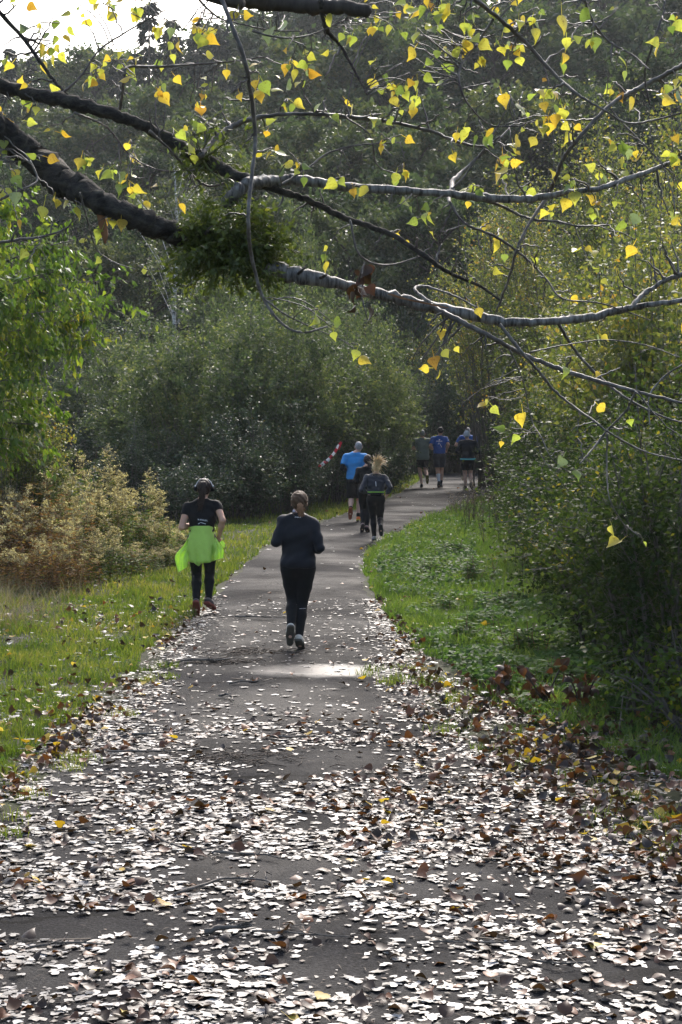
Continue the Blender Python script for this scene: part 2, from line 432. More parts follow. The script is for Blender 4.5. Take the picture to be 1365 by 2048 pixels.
# --- far broadleaf archetypes
far_kinds = []
for kx in range(4):
    r_ = np.random.default_rng(100 + kx)
    h = 14.0; lb = tree_limbs(r_, h, [5.2, 4.4, 5.8, 3.9][kx], [2.0, 1.4, 2.6, 1.2][kx], 46)
    V, F, rn, tw = foliage(r_, *lb, ntw=26, nlf=20, lsize=.27, twl=.85, inner=.25, up=.35, jit=.16, out_c=np.array([0, 0, 6.0]))
    tr = np.array([[0, 0, -1], [.1, 0, 3], [-.1, .1, 8], [0, 0, 13]])
    far_kinds.append(build_plant('broadleaf_tree', V, F, rn, [m_far, m_olive, m_olive, m_far][kx], m_bark, lb, None, .07, trunk=(catmull(tr), np.linspace(.24, .05, 16)), rng=r_, stem='trunk'))
# --- conifers
def conifer(seed, h=20.0, rad=3.2):
    r_ = np.random.default_rng(seed)
    nb = 170
    z = h * (.06 + .92 * r_.random(nb) ** .95); az = r_.uniform(0, 2 * math.pi, nb)
    rl = rad * (1 - z / h) ** .85 * r_.uniform(.65, 1.12, nb) + .15
    P = []; D = []
    for a in range(nb):
        m = int(18 + 52 * rl[a] / rad)
        s = r_.random(m) ** .7
        o = np.array([math.cos(az[a]), math.sin(az[a]), 0]); side = np.array([-o[1], o[0], 0])
        w_ = .32 * rl[a] * (1 - .6 * s) * r_.uniform(-1, 1, m)
        p = o * (rl[a] * s)[:, None] + side * w_[:, None]
        p[:, 2] = z[a] - .32 * rl[a] * s ** 1.2 + .12 * rl[a] * s ** 3 - .15 * np.abs(w_)
        P.append(p); D.append(unit(o * .6 + side * np.sign(w_)[:, None] * .5 + np.array([0, 0, -.45]) + .3 * r_.normal(size=(m, 3))))
    P = np.vstack(P); D = np.vstack(D)
    V, F, kk = leaf_soup(P, D, unit(r_.normal(size=P.shape) + np.array([0, 0, 1.2])), r_.uniform(.35, .75, len(P)), (LEAF4[0] * np.array([1, .6, 1]), LEAF4[1]))
    root = empty('conifer_tree')
    obj('crown', mesh('crown', V, F, m_con, rnd=r_.random(len(F))), root)
    T = Tubes(); T.add(np.array([[0, 0, -1], [0, 0, h * .5], [0, 0, h * .99]]), [.28, .16, .03], k=7); obj('trunk', T.mesh('trunk', m_bark), root)
    return root
con_kinds = [conifer(201), conifer(202, 20, 3.9)]
used = set()
def put(kinds, kx, px, pytop, Y, wf=1.0, h0=14.0, label=None, cat='tree', group=None):
    src = kinds[kx]
    key = src.name
    o = src if key not in used else copy_tree(src)
    used.add(key)
    p = at(px, pytop, Y); z0 = float(hz(p[0], Y)) - .3
    s = (p[2] - z0) / h0
    place(o, p[0], Y, s=s * wf, sz=s, rz=(px * 1.7 + Y) % 6.28, z=z0)
    tag(o, label, cat, group)
    return o
GW = 'broadleaf trees of the hillside wood'
ORD = ['first', 'second', 'third', 'fourth', 'fifth', 'sixth', 'seventh', 'eighth', 'ninth', 'tenth', 'eleventh', 'twelfth', 'thirteenth', 'fourteenth', 'fifteenth']
rb = np.random.default_rng(5)
# far ridge
for q_i, (px, top, Y, kx) in enumerate([(-120, 90, 195, 0), (0, 100, 185, 1), (95, 118, 190, 3), (190, 112, 180, 0), (270, 85, 196, 1), (450, 50, 185, 3), (545, 20, 190, 0), (640, 0, 185, 1),
                       (740, -50, 190, 0), (850, -80, 190, 3), (960, -110, 185, 1), (1080, -120, 190, 0), (1200, -110, 185, 3), (1330, -120, 190, 1), (1450, -120, 188, 0)]):
    put(far_kinds, kx, px, top, Y, 1.15, label='dark green tree on the hill ridge, %s from the left in its row' % ORD[q_i], group='trees on the ridge')
for q_i, (px, top, Y, kx) in enumerate([(-60, 100, 175, 1), (20, 82, 176, 0), (62, 105, 182, 1), (235, 105, 172, 1), (298, -12, 160, 0), (345, 28, 168, 1), (395, 30, 172, 0), (440, 45, 178, 1)]):
    o = put(con_kinds, kx, px, top, Y, .9, h0=20.0, cat='tree', group='conifers on the ridge')
    o['label'] = {298: 'tallest dark conifer of the ridge, its spire rising into the white sky'}.get(px, 'dark conifer with its tip against the white sky, %s from the left' % ORD[q_i])
# middle slope
for q_i, (px, top, Y, kx) in enumerate([(-60, 215, 140, 0), (70, 205, 145, 1), (190, 205, 138, 3), (320, 175, 142, 0), (430, 190, 135, 3), (560, 120, 140, 1), (660, 70, 136, 0), (770, 40, 132, 3), (880, 20, 138, 1),
                       (990, 10, 132, 0), (1110, 30, 136, 1), (1230, 20, 132, 3), (1350, 10, 136, 0), (1450, 30, 130, 1)]):
    put(far_kinds, kx, px, top, Y, 1.1, label='leafy green tree halfway up the wooded slope, %s from the left' % ORD[q_i], group='trees on the middle slope')
for px, top, Y, kx, lab in [(30, 330, 108, 0, 'green tree low on the slope behind the cherry foliage'), (150, 345, 112, 1, 'green tree on the slope above the torn bark strip'),
                            (300, 300, 106, 3, 'dark green tree behind the big mossy limb'), (420, 225, 110, 2, 'pale olive tree on the slope behind the mistletoe'),
                            (500, 300, 98, 2, 'olive tree low on the slope just above the mistletoe'), (610, 260, 104, 0, 'dark tree on the slope behind the forking limbs'),
                            (720, 215, 108, 1, 'dense dark tree in the centre of the slope'), (830, 240, 100, 3, 'narrow dark tree above the gap in the bushes'),
                            (930, 200, 108, 0, 'dark tree beside the tall yellowing trees'), (1060, 170, 104, 1, 'green tree behind the tall yellowing trees'),
                            (1190, 150, 108, 3, 'green tree on the slope behind the upper branch fork'), (1330, 130, 104, 0, 'greyish tree on the slope at the picture edge')]:
    put(far_kinds, kx, px, top, Y, 1.05, label=lab, group=GW)
for px, top, Y, kx, lab in [(60, 520, 80, 0, 'shadowed tree behind the cherry foliage'), (190, 480, 84, 1, 'dark bushy tree behind the drooping twigs'), (300, 430, 86, 3, 'dark tree beside the pale birch trunk'),
                            (470, 400, 82, 2, 'olive tree showing below the mistletoe'), (600, 400, 84, 0, 'dark tree behind the green willow bushes'), (700, 420, 78, 1, 'very dark tree in the shady gap'),
                            (790, 330, 82, 3, 'very dark narrow tree filling the gap'), (880, 400, 80, 0, 'dark tree behind the overhanging yellow foliage'), (990, 420, 82, 1, 'dark tree behind the path bend')]:
    put(far_kinds, kx, px, top, Y, .95, label=lab, group='trees at the foot of the slope')
# pale birch
p0 = gr(352, 922); r_ = np.random.default_rng(31)
lb = tree_limbs(r_, 12, 2.0, 6.5, 24, rise=.8)
V, F, rn, tw = foliage(r_, *lb, ntw=12, nlf=10, lsize=.10, twl=.7, inner=.4, droop=.35, hang=.5, out_c=np.array([0, 0, 8.0]))
birch = build_plant('birch_tree', V, F, rn, m_olive, m_birch, lb, None, .02, trunk=(catmull(np.array([[0, 0, -.2], [.08, 0, 3], [-.05, 0, 6], [.1, 0, 9], [0, 0, 12]]), 4), np.linspace(.13, .03, 17)), rng=r_, stem='trunk')
place(birch, at(352, 800, 72)[0], 72.0); tag(birch, 'slender birch with a pale trunk below the mistletoe', 'tree')

# --- centre bushes (willow-like), dark bramble skirt
def mk_shrub(name, seed, h, rad, ns, ntw, nlf, ls, twl, mat, bark=m_twig, keep=.35, **kw):
    r_ = np.random.default_rng(seed)
    lk = {a: kw.pop(a) for a in ('lean', 'ry', 'dome', 'base_r') if a in kw}
    lb = shrub_limbs(r_, h, rad, ns, **lk)
    V, F, rn, tw = foliage(r_, *lb, ntw=ntw, nlf=nlf, lsize=ls, twl=twl, **kw)
    return build_plant(name, V, F, rn, mat, bark, lb, tw, .018, keep=keep, rng=r_, crown='crown', stem='stem')
def spot(px, Y): return at(px, 805, Y)[0]
wil = [mk_shrub('willow_bush', 41, 5.6, 2.6, 90, 17, 22, .10, .85, m_mid, up=.55, inner=.2, base_r=1.3, hang=.1, droop=.12),
       mk_shrub('willow_bush', 42, 5.0, 2.2, 75, 17, 22, .095, .8, m_mid, up=.5, inner=.18, base_r=1.2, droop=.1)]
GB = 'green bushes beside the path'
for n_, (kx, px, Y, s, sz, lab) in enumerate([(0, 425, 44.5, .95, .9, 'wide grey-green bush behind the runner with headphones'), (1, 545, 46, .95, 1.0, 'tall green bush behind the navy runner'),
                                              (0, 640, 49.5, .85, .92, 'dense green bush behind the striped tape'), (1, 722, 55, .85, 1.0, 'green bush beside the path next to the man in bright blue'),
                                              (1, 320, 50, .9, .85, 'green bush edge beside the birch trunk'), (0, 540, 57.5, 1.0, 1.13, 'light green bush top below the mistletoe'), (1, 700, 60, 1.0, 1.1, 'pale green bush top under the silver branch'), (0, 250, 62, 1.1, .95, 'green bush between the birch and the cherry'), (1, 490, 62, .8, 1.5, 'slim tall green bush below the mistletoe'), (1, 612, 64, .7, 1.65, 'slim green bush rising behind the others')]):
    o = wil[kx] if n_ in (0, 1) else copy_tree(wil[kx])
    place(o, spot(px, Y), Y, s=s, sz=sz, rz=n_ * 1.3); tag(o, lab, 'bush', GB)
brm = [mk_shrub('bramble_bush', 51, 1.9, 1.25, 60, 16, 12, .075, .4, m_dark, up=.2, inner=.15, base_r=.7, dome=.6),
       mk_shrub('bramble_bush', 52, 3.1, 1.5, 70, 18, 12, .075, .45, m_dark, up=.3, inner=.12, base_r=.8, dome=.5)]
GD = 'dark brambles below the bushes'
for n_, (kx, px, Y, s, sz, lab) in enumerate([(0, 385, 39.5, .9, .75, 'low dark bramble behind the headphones'), (1, 470, 41, .9, .72, 'dark bramble between the two nearest runners'), (1, 565, 42.8, .85, .72, 'dark bramble behind the ponytail of the navy runner'),
                                              (1, 640, 46.6, .8, .72, 'bramble directly under the striped tape'), (0, 712, 50, .9, 1.15, 'bramble beside the grass behind the blue shirt'), (0, 758, 54, .8, 1.0, 'bramble at the grass tip beside the path'),
                                              (1, 290, 42, .9, .62, 'dark thicket behind the plumed weeds'), (1, 230, 58, 1.1, .9, 'shadowed thicket behind the tallest plume'), (1, 130, 60, 1.2, .9, 'shadowed thicket behind the cherry leaves'), (1, 30, 60, 1.2, .9, 'shadowed thicket in the far left corner of the meadow'),
                                              (1, 778, 66, .8, 1.05, 'dark bush left of the man in grey-green'), (1, 850, 67.8, 1.15, 1.15, 'dark bush ahead of the man in grey-green'), (1, 905, 68.5, 1.2, 1.2, 'dark bush ahead of the man with the cap'), (1, 965, 67.5, 1.2, 1.2, 'dark bush ahead of the man with the hat'), (1, 820, 76, 1.7, 1.9, 'dark bush in the depth left of the path end'), (1, 880, 77, 1.7, 2.0, 'dark bush in the depth straight beyond the path end'), (1, 945, 76, 1.7, 1.9, 'dark bush in the depth right of the path end'),
                                              (1, 1025, 68, 1.3, 1.2, 'dark bush closing the view at the bend'), (1, 200, 68, 1.6, 1.7, 'tall dark bush under the drooping twigs'), (1, 90, 70, 1.6, 1.8, 'tall dark bush behind the cherry crown'), (1, 300, 66, 1.5, 1.6, 'tall dark bush beside the birch')]):
    o = brm[kx] if n_ in (0, 1) else copy_tree(brm[kx])
    place(o, spot(px, Y), Y, s=s, sz=sz, rz=n_ * 2.1); tag(o, lab, 'bush', GD)

# --- right side: tall yellowing trees and the dark hedge below them
ty = []
for kx in range(2):
    r_ = np.random.default_rng(61 + kx)
    lb = shrub_limbs(r_, 9.0, 2.6, 90, base_r=1.0, dome=.35)
    V, F, rn, tw = foliage(r_, *lb, ntw=26, nlf=11, lsize=.088, twl=.7, inner=.30, up=.3, jit=.07, hang=.2)
    ty.append(build_plant('hazel_tree', V, F, rn, m_yel, m_twig, lb, tw, .03, keep=.5, rng=r_, stem='stem'))
GY = 'tall yellowing trees on the right of the path'
for n_, (kx, px, top, Y, s, lab) in enumerate([(0, 1010, 400, 56, .95, 'yellow-green tree above the man with the hat'), (1, 1130, 300, 52, 1.0, 'tall yellow-green tree in the middle of the right bank'),
                                               (0, 1270, 235, 47, 1.0, 'tallest yellow-green tree of the right bank'), (1, 1400, 260, 42, 1.0, 'yellow-green tree cut by the picture edge'),
                                               (0, 930, 590, 71, .8, 'yellow tree leaning over the path bend'), (1, 1320, 420, 33, .75, 'yellowing tree low on the right bank')]):
    o = ty[kx] if n_ in (0, 1) else copy_tree(ty[kx])
    p = at(px, top, Y)
    place(o, p[0], Y, s=s, sz=p[2] / 9.0, rz=n_ * 1.9); tag(o, lab, 'tree', GY)
hd = [mk_shrub('hedge_bush', 71, 3.6, 1.7, 110, 24, 15, .058, .5, leaf_mat('foliage_hedge', [(0, (.020, .036, .012)), (.6, (.042, .066, .020)), (.9, (.085, .105, .028)), (1, (.24, .19, .03))], trans=.4, rough=.55, spec=.1, patch=.2), up=.2, inner=.1, base_r=1.0, dome=.45, hang=.1),
      mk_shrub('hedge_bush', 72, 4.6, 1.6, 90, 20, 12, .08, .5, m_yel, up=.3, inner=.3, base_r=.8, dome=.4)]
GH = 'bushes of the dark hedge on the right'
for n_, (kx, px, Y, s, sz, lab) in enumerate([(0, 1345, 19.0, 1.0, .72, 'dark hedge bush nearest the camera on the right edge'), (1, 1300, 27, 1.0, 1.05, 'yellow-green bush rising behind the nearest dark hedge bush'), (0, 1275, 24.0, 1.0, .74, 'dark hedge bush behind the hanging yellow leaf'),
                                              (0, 1205, 29.0, 1.0, .76, 'dark hedge bush in the middle of the row'), (0, 1172, 35, 1.0, .78, 'dark hedge bush behind the dry brown stalks'), (0, 1140, 42, 1.0, .8, 'dark hedge bush two before the bend'),
                                              (0, 1105, 50, 1.0, .85, 'dark hedge bush at the inside of the bend'), (1, 1180, 38, 1.0, 1.0, 'yellow-green bush above the middle of the hedge'), (1, 1390, 24, 1.0, 1.1, 'tall yellow-green bush cut by the right edge'),
                                              (1, 1290, 32, 1.1, 1.15, 'tall yellow-green bush in the depth of the hedge'), (1, 1130, 46, 1.2, 1.1, 'yellow-green bush in the far part of the hedge'), (0, 1450, 15.0, .9, .85, 'dark hedge bush at the lower right edge')]):
    o = hd[kx] if n_ in (0, 1) else copy_tree(hd[kx])
    place(o, spot(px, Y), Y, s=s, sz=sz, rz=n_ * 1.1); tag(o, lab, 'bush', GH)
# low green sprays at the right edge
lowm = leaf_mat('foliage_low', [(0, (.035, .07, .01)), (.7, (.085, .13, .018)), (1, (.26, .22, .02))], trans=.5)
o = mk_shrub('low_bush', 81, 1.0, .8, 26, 9, 7, .06, .35, lowm, up=0, inner=.3, base_r=.3, hang=.2)
pp = gr(1365, 1400); place(o, 2.95, 13.9); tag(o, 'low bright green bush at the right edge above the leaf litter', 'bush')

# --- left: cherry tree with drooping leaves, bushes under it
r_ = np.random.default_rng(91)
YC = 23.0; bx = spot(-190, YC)
tips = [(-40, 395, 22), (30, 420, 22), (90, 470, 23), (150, 480, 22.5), (130, 540, 22), (200, 560, 23), (120, 620, 22), (170, 640, 23), (235, 600, 23.5), (60, 560, 24), (40, 660, 22), (100, 700, 22.5), (200, 680, 23), (60, 760, 22), (90, 800, 23),
        (20, 820, 22), (30, 880, 22), (75, 850, 22.5), (-20, 700, 21.5), (-40, 860, 22), (0, 480, 23.5), (-60, 560, 22), (-80, 480, 23), (10, 600, 21.5), (110, 580, 23), (-100, 360, 22.5), (-30, 330, 23), (50, 720, 24), (140, 660, 24), (-70, 780, 23)]
T_ = np.array([at(*a) for a in tips]) - np.array([bx, YC, 0])
B_ = np.stack([np.zeros(len(T_)), np.zeros(len(T_)), np.clip(T_[:, 2] * .75, .6, 4.5)], -1)
C_ = .5 * (B_ + T_); C_[:, 2] += .45
V, F, rn, tw = foliage(r_, B_, C_, T_, ntw=26, nlf=13, lsize=.098, twl=.5, inner=.35, up=-.1, droop=.3, hang=1.3, flat=.1, jit=.03, out_c=np.array([0, 0, 3.0]), tpl=(LEAF4[0] * np.array([1, .8, 1.6]), LEAF4[1]))
cherry = build_plant('cherry_tree', V, F, rn, m_cherry, m_twig, (B_, C_, T_), tw, .022, trunk=(catmull(np.array([[0, 0, -.2], [.05, 0, 1.5], [-.05, .05, 3.2], [0, 0, 5.2]]), 4), np.linspace(.13, .04, 13)), keep=.8, rng=r_, stem='trunk', rtw=.005)
place(cherry, bx, YC); tag(cherry, 'cherry tree with drooping light green leaves at the left edge', 'tree')
for n_, (px, Y, s, sz, lab) in enumerate([(20, 28, .62, .62, 'yellow-green bush under the cherry branches'), (-60, 31, .8, .85, 'yellow-green bush half out of view at the left edge')]):
    o = copy_tree(hd[1]); place(o, spot(px, Y), Y, s=s, sz=sz, rz=n_ + .4); tag(o, lab, 'bush', 'bushes at the left edge')
# ------------------------------------------------------------------ grass
def smooth_noise(x, y, s, seed=0):
    """cheap value noise 0..1"""
    g = np.random.default_rng(seed).random((64, 64))
    u = x / s + 1000.3; v = y / s + 1000.7
    i = np.floor(u).astype(int); j = np.floor(v).astype(int); fu = u - i; fv = v - j
    fu = fu * fu * (3 - 2 * fu); fv = fv * fv * (3 - 2 * fv)
    a = g[i % 64, j % 64]; b = g[(i + 1) % 64, j % 64]; c_ = g[i % 64, (j + 1) % 64]; d = g[(i + 1) % 64, (j + 1) % 64]
    return (a * (1 - fu) + b * fu) * (1 - fv) + (c_ * (1 - fu) + d * fu) * fv
def ground_z(x, y):
    return np.where((y < 60) & (y > 8), 0.22 * np.clip((x - XR(y) - 1.6) / 3, 0, 1.5) + 0.10 * np.clip((XL(y) - x - 1.8) / 3, 0, 2), 0)
# grass borders in photo pixels: row, left border, right border
_gb = [(2048, -500, 2150), (1900, -330, 1850), (1750, -190, 1620), (1600, -10, 1330), (1500, 95, 1130), (1420, 195, 990), (1350, 275, 880), (1290, 330, 830), (1240, 372, 792), (1180, 424, 748), (1150, 456, 735),
       (1110, 505, 738), (1085, 540, 766), (1045, 630, 846), (1010, 735, 928), (988, 790, 1000), (970, 822, 1050), (955, 846, 1120)]
_gl = np.array([gr(l, y) for y, l, r in _gb]); _grr = np.array([gr(r, y) for y, l, r in _gb])
def GL(Y): return np.interp(Y, _gl[:, 1], _gl[:, 0])
def GRT(Y): return np.interp(Y, _grr[:, 1], _grr[:, 0])
m_grass_l = leaf_mat('grass_left', [(0, (.045, .075, .014)), (.35, (.085, .13, .020)), (.6, (.15, .18, .032)), (.82, (.22, .21, .05)), (1, (.34, .27, .13))], trans=.45, rough=.4, spec=.35)
m_grass_r = leaf_mat('grass_right', [(0, (.045, .085, .016)), (.5, (.09, .15, .028)), (.88, (.16, .20, .045)), (1, (.30, .26, .12))], trans=.45, rough=.4, spec=.35)
def blades(rng, X, Y, L, W, name, mat, lean=.5, z=None):
    n = len(X); az = rng.uniform(0, 2 * math.pi, n); ln = lean * rng.random(n)
    D = np.stack([np.cos(az) * ln, np.sin(az) * ln, np.ones(n)], -1); D = unit(D)
    S = np.stack([-np.sin(az), np.cos(az), 0 * az], -1)
    fa = rng.uniform(0, math.pi, n); S = unit(S * np.cos(fa)[:, None] + np.stack([np.cos(az), np.sin(az), 0 * az], -1) * np.sin(fa)[:, None])
    o = np.stack([np.cos(az), np.sin(az), 0 * az], -1)
    B = np.stack([X, Y, (ground_z(X, Y) if z is None else z) - .006], -1)
    M = B + D * (L * .55)[:, None]; Tp = M + unit(D + o * (lean * 1.5 * rng.random(n))[:, None] - np.array([0, 0, .25])) * (L * .5)[:, None]
    V = np.stack([B - S * W[:, None] * .5, B + S * W[:, None] * .5, M + S * W[:, None] * .4, M - S * W[:, None] * .4, Tp], 1).reshape(-1, 3)
    b = np.arange(n) * 5
    rn = np.clip(.45 * smooth_noise(X, Y, .45, 3) + .25 * smooth_noise(X, Y, .12, 4) + .5 * rng.random(n) - .08, 0, 1)
    return mesh(name, V, [np.stack([b, b + 1, b + 2, b + 3], -1), np.stack([b + 3, b + 2, b + 4], -1)], mat, rnd=np.concatenate([rn, rn]))
rg = np.random.default_rng(11)
def sample_Y(n, y0, y1, e=1.7):
    u = rg.random(n); a = 1 - e
    return (y0 ** a + u * (y1 ** a - y0 ** a)) ** (1 / a)
# left verge and the meadow behind the weeds
n = 170000
Y = sample_Y(n, 9.5, 64, 1.5); wv = np.where(Y < 30, 4.2, 7.0)
off = wv * rg.random(n) ** 1.15 - .10 * rg.random(n)
X = np.where(Y > 20, np.maximum(XL(Y) + .03, GL(Y)), GL(Y)) - off
edge = smooth_noise(X, Y, .35, 5)
keep = (off > np.where(Y > 22, .12, .39) * edge ** 1.5) & (smooth_noise(X, Y, .22, 9) + .6 * rg.random(n) > .36) & ((X - 0) / Y > -.24)
X, Y = X[keep], Y[keep]
L = rg.uniform(.025, .10, len(X)) * (.3 + 1.2 * smooth_noise(X, Y, .35, 21)) * (1 + Y / 90); W = rg.uniform(.004, .008, len(X)) * (1 + Y / 22)
go = obj('grass', blades(rg, X, Y, L, W, 'grass', m_grass_l)); tag(go, 'short bright grass along the left edge of the path', 'grass', kind='stuff')
# right verge
n = 130000
Y = sample_Y(n, 8.5, 66, 1.5); wv = np.where(Y < 40, 3.0, 4.0)
off = wv * rg.random(n) ** 1.1
X = np.where(Y > 19, np.minimum(XR(Y) - .03, GRT(Y)), GRT(Y)) + off
edge = smooth_noise(X, Y, .35, 6)
keep = (off > np.where(Y > 20, .15, .45) * edge ** 1.5) & (smooth_noise(X, Y, .25, 10) + .6 * rg.random(n) > .38) & (X / Y < .235)
X, Y = X[keep], Y[keep]
L = rg.uniform(.03, .13, len(X)) * (.35 + 1.3 * smooth_noise(X, Y, .4, 22)) * (1 + Y / 90); W = rg.uniform(.004, .008, len(X)) * (1 + Y / 22)
go = obj('grass', blades(rg, X, Y, L, W, 'grass_verge', m_grass_r, lean=.6)); tag(go, 'deep green grass on the right verge below the hedge', 'grass', kind='stuff')
# scattered tufts inside the litter
n = 5200
cx = rg.uniform(0, 1, 60); cY = sample_Y(60, 9, 18, 1.3); side = rg.random(60) < .35
cX = np.where(side, GL(cY) + .35 * cx, GRT(cY) - .75 * cx)
kk = rg.integers(0, 60, n); X = cX[kk] + rg.normal(0, .07, n); Y = cY[kk] + rg.normal(0, .07, n)
go = obj('grass', blades(rg, X, Y, rg.uniform(.03, .10, n), rg.uniform(.004, .007, n), 'grass_tuft', m_grass_l, z=path_z(X, Y))); tag(go, 'sparse grass tufts poking through the fallen leaves', 'grass', kind='stuff')
# nettle-like ground cover on the right verge
m_nettle = leaf_mat('foliage_ground_cover', [(0, (.034, .070, .022)), (.6, (.068, .125, .038)), (1, (.13, .19, .06))], trans=.45, rough=.55, spec=.08)
n = 26000
Y = sample_Y(n, 14, 46, 1.4); X = GRT(Y) + .12 + 1.7 * rg.random(n) ** .9 * np.clip((Y - 10) / 9, .25, 1)
patchy = smooth_noise(X, Y, .55, 31); keep = (patchy > .40) & ~((Y > 34) & (rg.random(n) < .6)); X, Y = X[keep], Y[keep]; n = len(X)
P = np.stack([X, Y, ground_z(X, Y) + .02 + .22 * smooth_noise(X, Y, .5, 32) * rg.random(n) ** .6], -1)
az = rg.uniform(0, 2 * math.pi, n); D = np.stack([np.cos(az), np.sin(az), rg.normal(-.15, .3, n)], -1)
V, F, kf = leaf_soup(P, D, unit(rg.normal(0, .45, (n, 3)) + np.array([0, 0, 1])), rg.uniform(.04, .085, n), (LEAF4[0] * np.array([1, 1.15, 1]), LEAF4[1]))
o = obj('ground_cover', mesh('ground_cover', V, F, m_nettle, rnd=np.clip(.5 * rg.random(n) + .5 * smooth_noise(X, Y, .7, 33), 0, 1))); tag(o, 'glossy low nettle leaves covering the right verge', 'ground cover', kind='stuff')
# clover and dock among the left grass
n = 5000
Y = sample_Y(n, 11, 34, 1.4); X = GL(Y) - .1 - 3.0 * rg.random(n); keep = smooth_noise(X, Y, .4, 41) > .55; X, Y = X[keep], Y[keep]; n = len(X)
P = np.stack([X, Y, ground_z(X, Y) + .02 + .05 * rg.random(n)], -1); az = rg.uniform(0, 2 * math.pi, n)
V, F, kf = leaf_soup(P, np.stack([np.cos(az), np.sin(az), rg.normal(.1, .3, n)], -1), unit(rg.normal(0, .4, (n, 3)) + np.array([0, 0, 1])), rg.uniform(.025, .055, n), LEAF4)
o = obj('clover', mesh('clover', V, F, m_nettle, rnd=rg.random(n))); tag(o, 'small leaves of clover scattered in the left grass', 'ground cover', kind='stuff')

# ------------------------------------------------------------------ fallen leaves
def litter_mat(name, stops, rough, spec, coat=0.0, trans=.12):
    m = leaf_mat(name, stops, trans=trans, rough=rough, spec=spec, tgain=1.2)
    p = [x for x in m.node_tree.nodes if x.type == 'BSDF_PRINCIPLED'][0]
    p.inputs['Coat Weight'].default_value = coat; p.inputs['Coat Roughness'].default_value = .32
    return m
m_pale = litter_mat('fallen_leaf_pale', [(0, (.05, .042, .037)), (.3, (.12, .112, .104)), (.7, (.26, .25, .24)), (1, (.44, .43, .415))], .45, .38, coat=.22, trans=0)
m_brown = litter_mat('fallen_leaf_brown', [(0, (.018, .012, .009)), (.5, (.05, .027, .016)), (.8, (.11, .042, .018)), (1, (.20, .07, .022))], .5, .4, coat=.15, trans=.2)
m_yellow = litter_mat('fallen_leaf_yellow', [(0, (.34, .20, .02)), (.6, (.55, .36, .03)), (1, (.62, .46, .10))], .5, .4, trans=.35)
def litter_density(X, Y):
    """leaf cover 0..1 at ground points: thick under the poplar, bare in the trodden patches"""
    px = 682.5 + X / Y * F_PX; py = 805 + CAM_H / Y * F_PX
    d = np.interp(py, [950, 1060, 1150, 1300, 1440, 1475, 1500, 1650, 1720, 1900, 2060], [.03, .045, .07, .075, .08, .25, .48, .75, .68, .60, .58])
    nz_ = smooth_noise(X, Y, .30, 51) * .42 + smooth_noise(X * .55, Y, .85, 52) * .58
    for cx_, cy_, rx_, ry_ in [(520, 1765, 250, 38), (170, 1872, 300, 26), (640, 1955, 150, 45), (560, 1560, 130, 20), (700, 1530, 120, 28), (1230, 1975, 190, 22), (760, 1965, 130, 20), (950, 1760, 90, 14), (620, 1660, 90, 22), (830, 1800, 60, 16), (60, 1985, 110, 22), (450, 1500, 120, 14), (700, 2010, 80, 18)]:
        q_ = ((px - cx_) / rx_) ** 2 + ((py - cy_) / ry_) ** 2
        d = d * (1 - .93 * np.exp(-q_ ** 2))
    el = X - XL(Y); er = XR(Y) - X
    ed = np.minimum(el, er)
    band = np.exp(-((ed - .06) / np.where(Y > 24, .10, np.interp(Y, [14, 24], [.30, .16]))) ** 2)
    d = np.maximum(d, band * np.where(Y > 40, .35, .85))
    lit_r = np.exp(-np.clip(GRT(Y) - X - .3, 0, 9) / .5) * (X > XR(Y) - .45) * (Y < 19)
    d = np.maximum(d, .95 * lit_r)
    onp = (el > 0) & (er > 0)
    shoulder = ((X <= XL(Y)) & (X > GL(Y) - .05)) | ((X >= XR(Y)) & (X < GRT(Y) + .05))
    d = np.where(onp, d, np.where(shoulder, np.where(Y < 17, .95, .7), np.where(X < GL(Y), np.where(Y < 26, .10, .03), np.where(Y < 17, .10 + .85 * np.exp(-np.clip(X - GRT(Y), 0, 9) / .42), .03))))
    return d * np.clip(-.30 + 2.4 * nz_, 0.02, 1.35)
rl_ = np.random.default_rng(77)
def gen_litter(n, y0, y1):
    Y = np.sqrt(rl_.uniform(y0 ** 2, y1 ** 2, n)); X = Y * rl_.uniform(-.20, .20, n)
    k_ = rl_.random(n) < litter_density(X, Y)
    return X[k_], Y[k_]
Xa, Ya = gen_litter(21000, 6.6, 15.5); Xb, Yb = gen_litter(14000, 15.5, 24); Xc, Yc = gen_litter(16000, 24, 58)
X = np.concatenate([Xa, Xb, Xc]); Y = np.concatenate([Ya, Yb, Yc]); n = len(X)
nearR = (X > XR(Y) - .75 - .9 * rl_.random(n)) & (Y < 20); offp = (X < XL(Y)) | (X > XR(Y))
u = rl_.random(n)
pb = np.where(offp & (X > 0), .60, np.where(offp, .45, np.where(nearR, .52, .20)))
pyl = np.where(offp, np.where(X < 0, .10, .05), .009)
kind = np.where(u < pyl, 2, np.where(u < pyl + pb, 1, 0))
tilt = np.where(kind == 0, .045, .32) * np.where(offp, 1.7, 1)
N = unit(rl_.normal(size=(n, 3)) * tilt[:, None] + np.array([0, .03, 1]))
az = rl_.uniform(0, 2 * math.pi, n); D = np.stack([np.cos(az), np.sin(az), 0 * az], -1); D = unit(D - N * np.sum(D * N, -1, keepdims=True))
size = np.where(kind == 0, rl_.uniform(.035, .088, n), rl_.uniform(.045, .09, n))
base_z = np.where(offp, ground_z(X, Y) + np.where((X < GL(Y)) | (X > GRT(Y)), .035, .008), path_z(X, Y))
Z = base_z + .003 + rl_.random(n) * .008 + np.where(kind == 0, 0, .010) + size * np.where(offp, .35, .16) * np.sqrt(np.clip(1 - N[:, 2] ** 2, 0, 1))
P = np.stack([X, Y, Z], -1)
mats = [m_pale, m_brown, m_yellow]
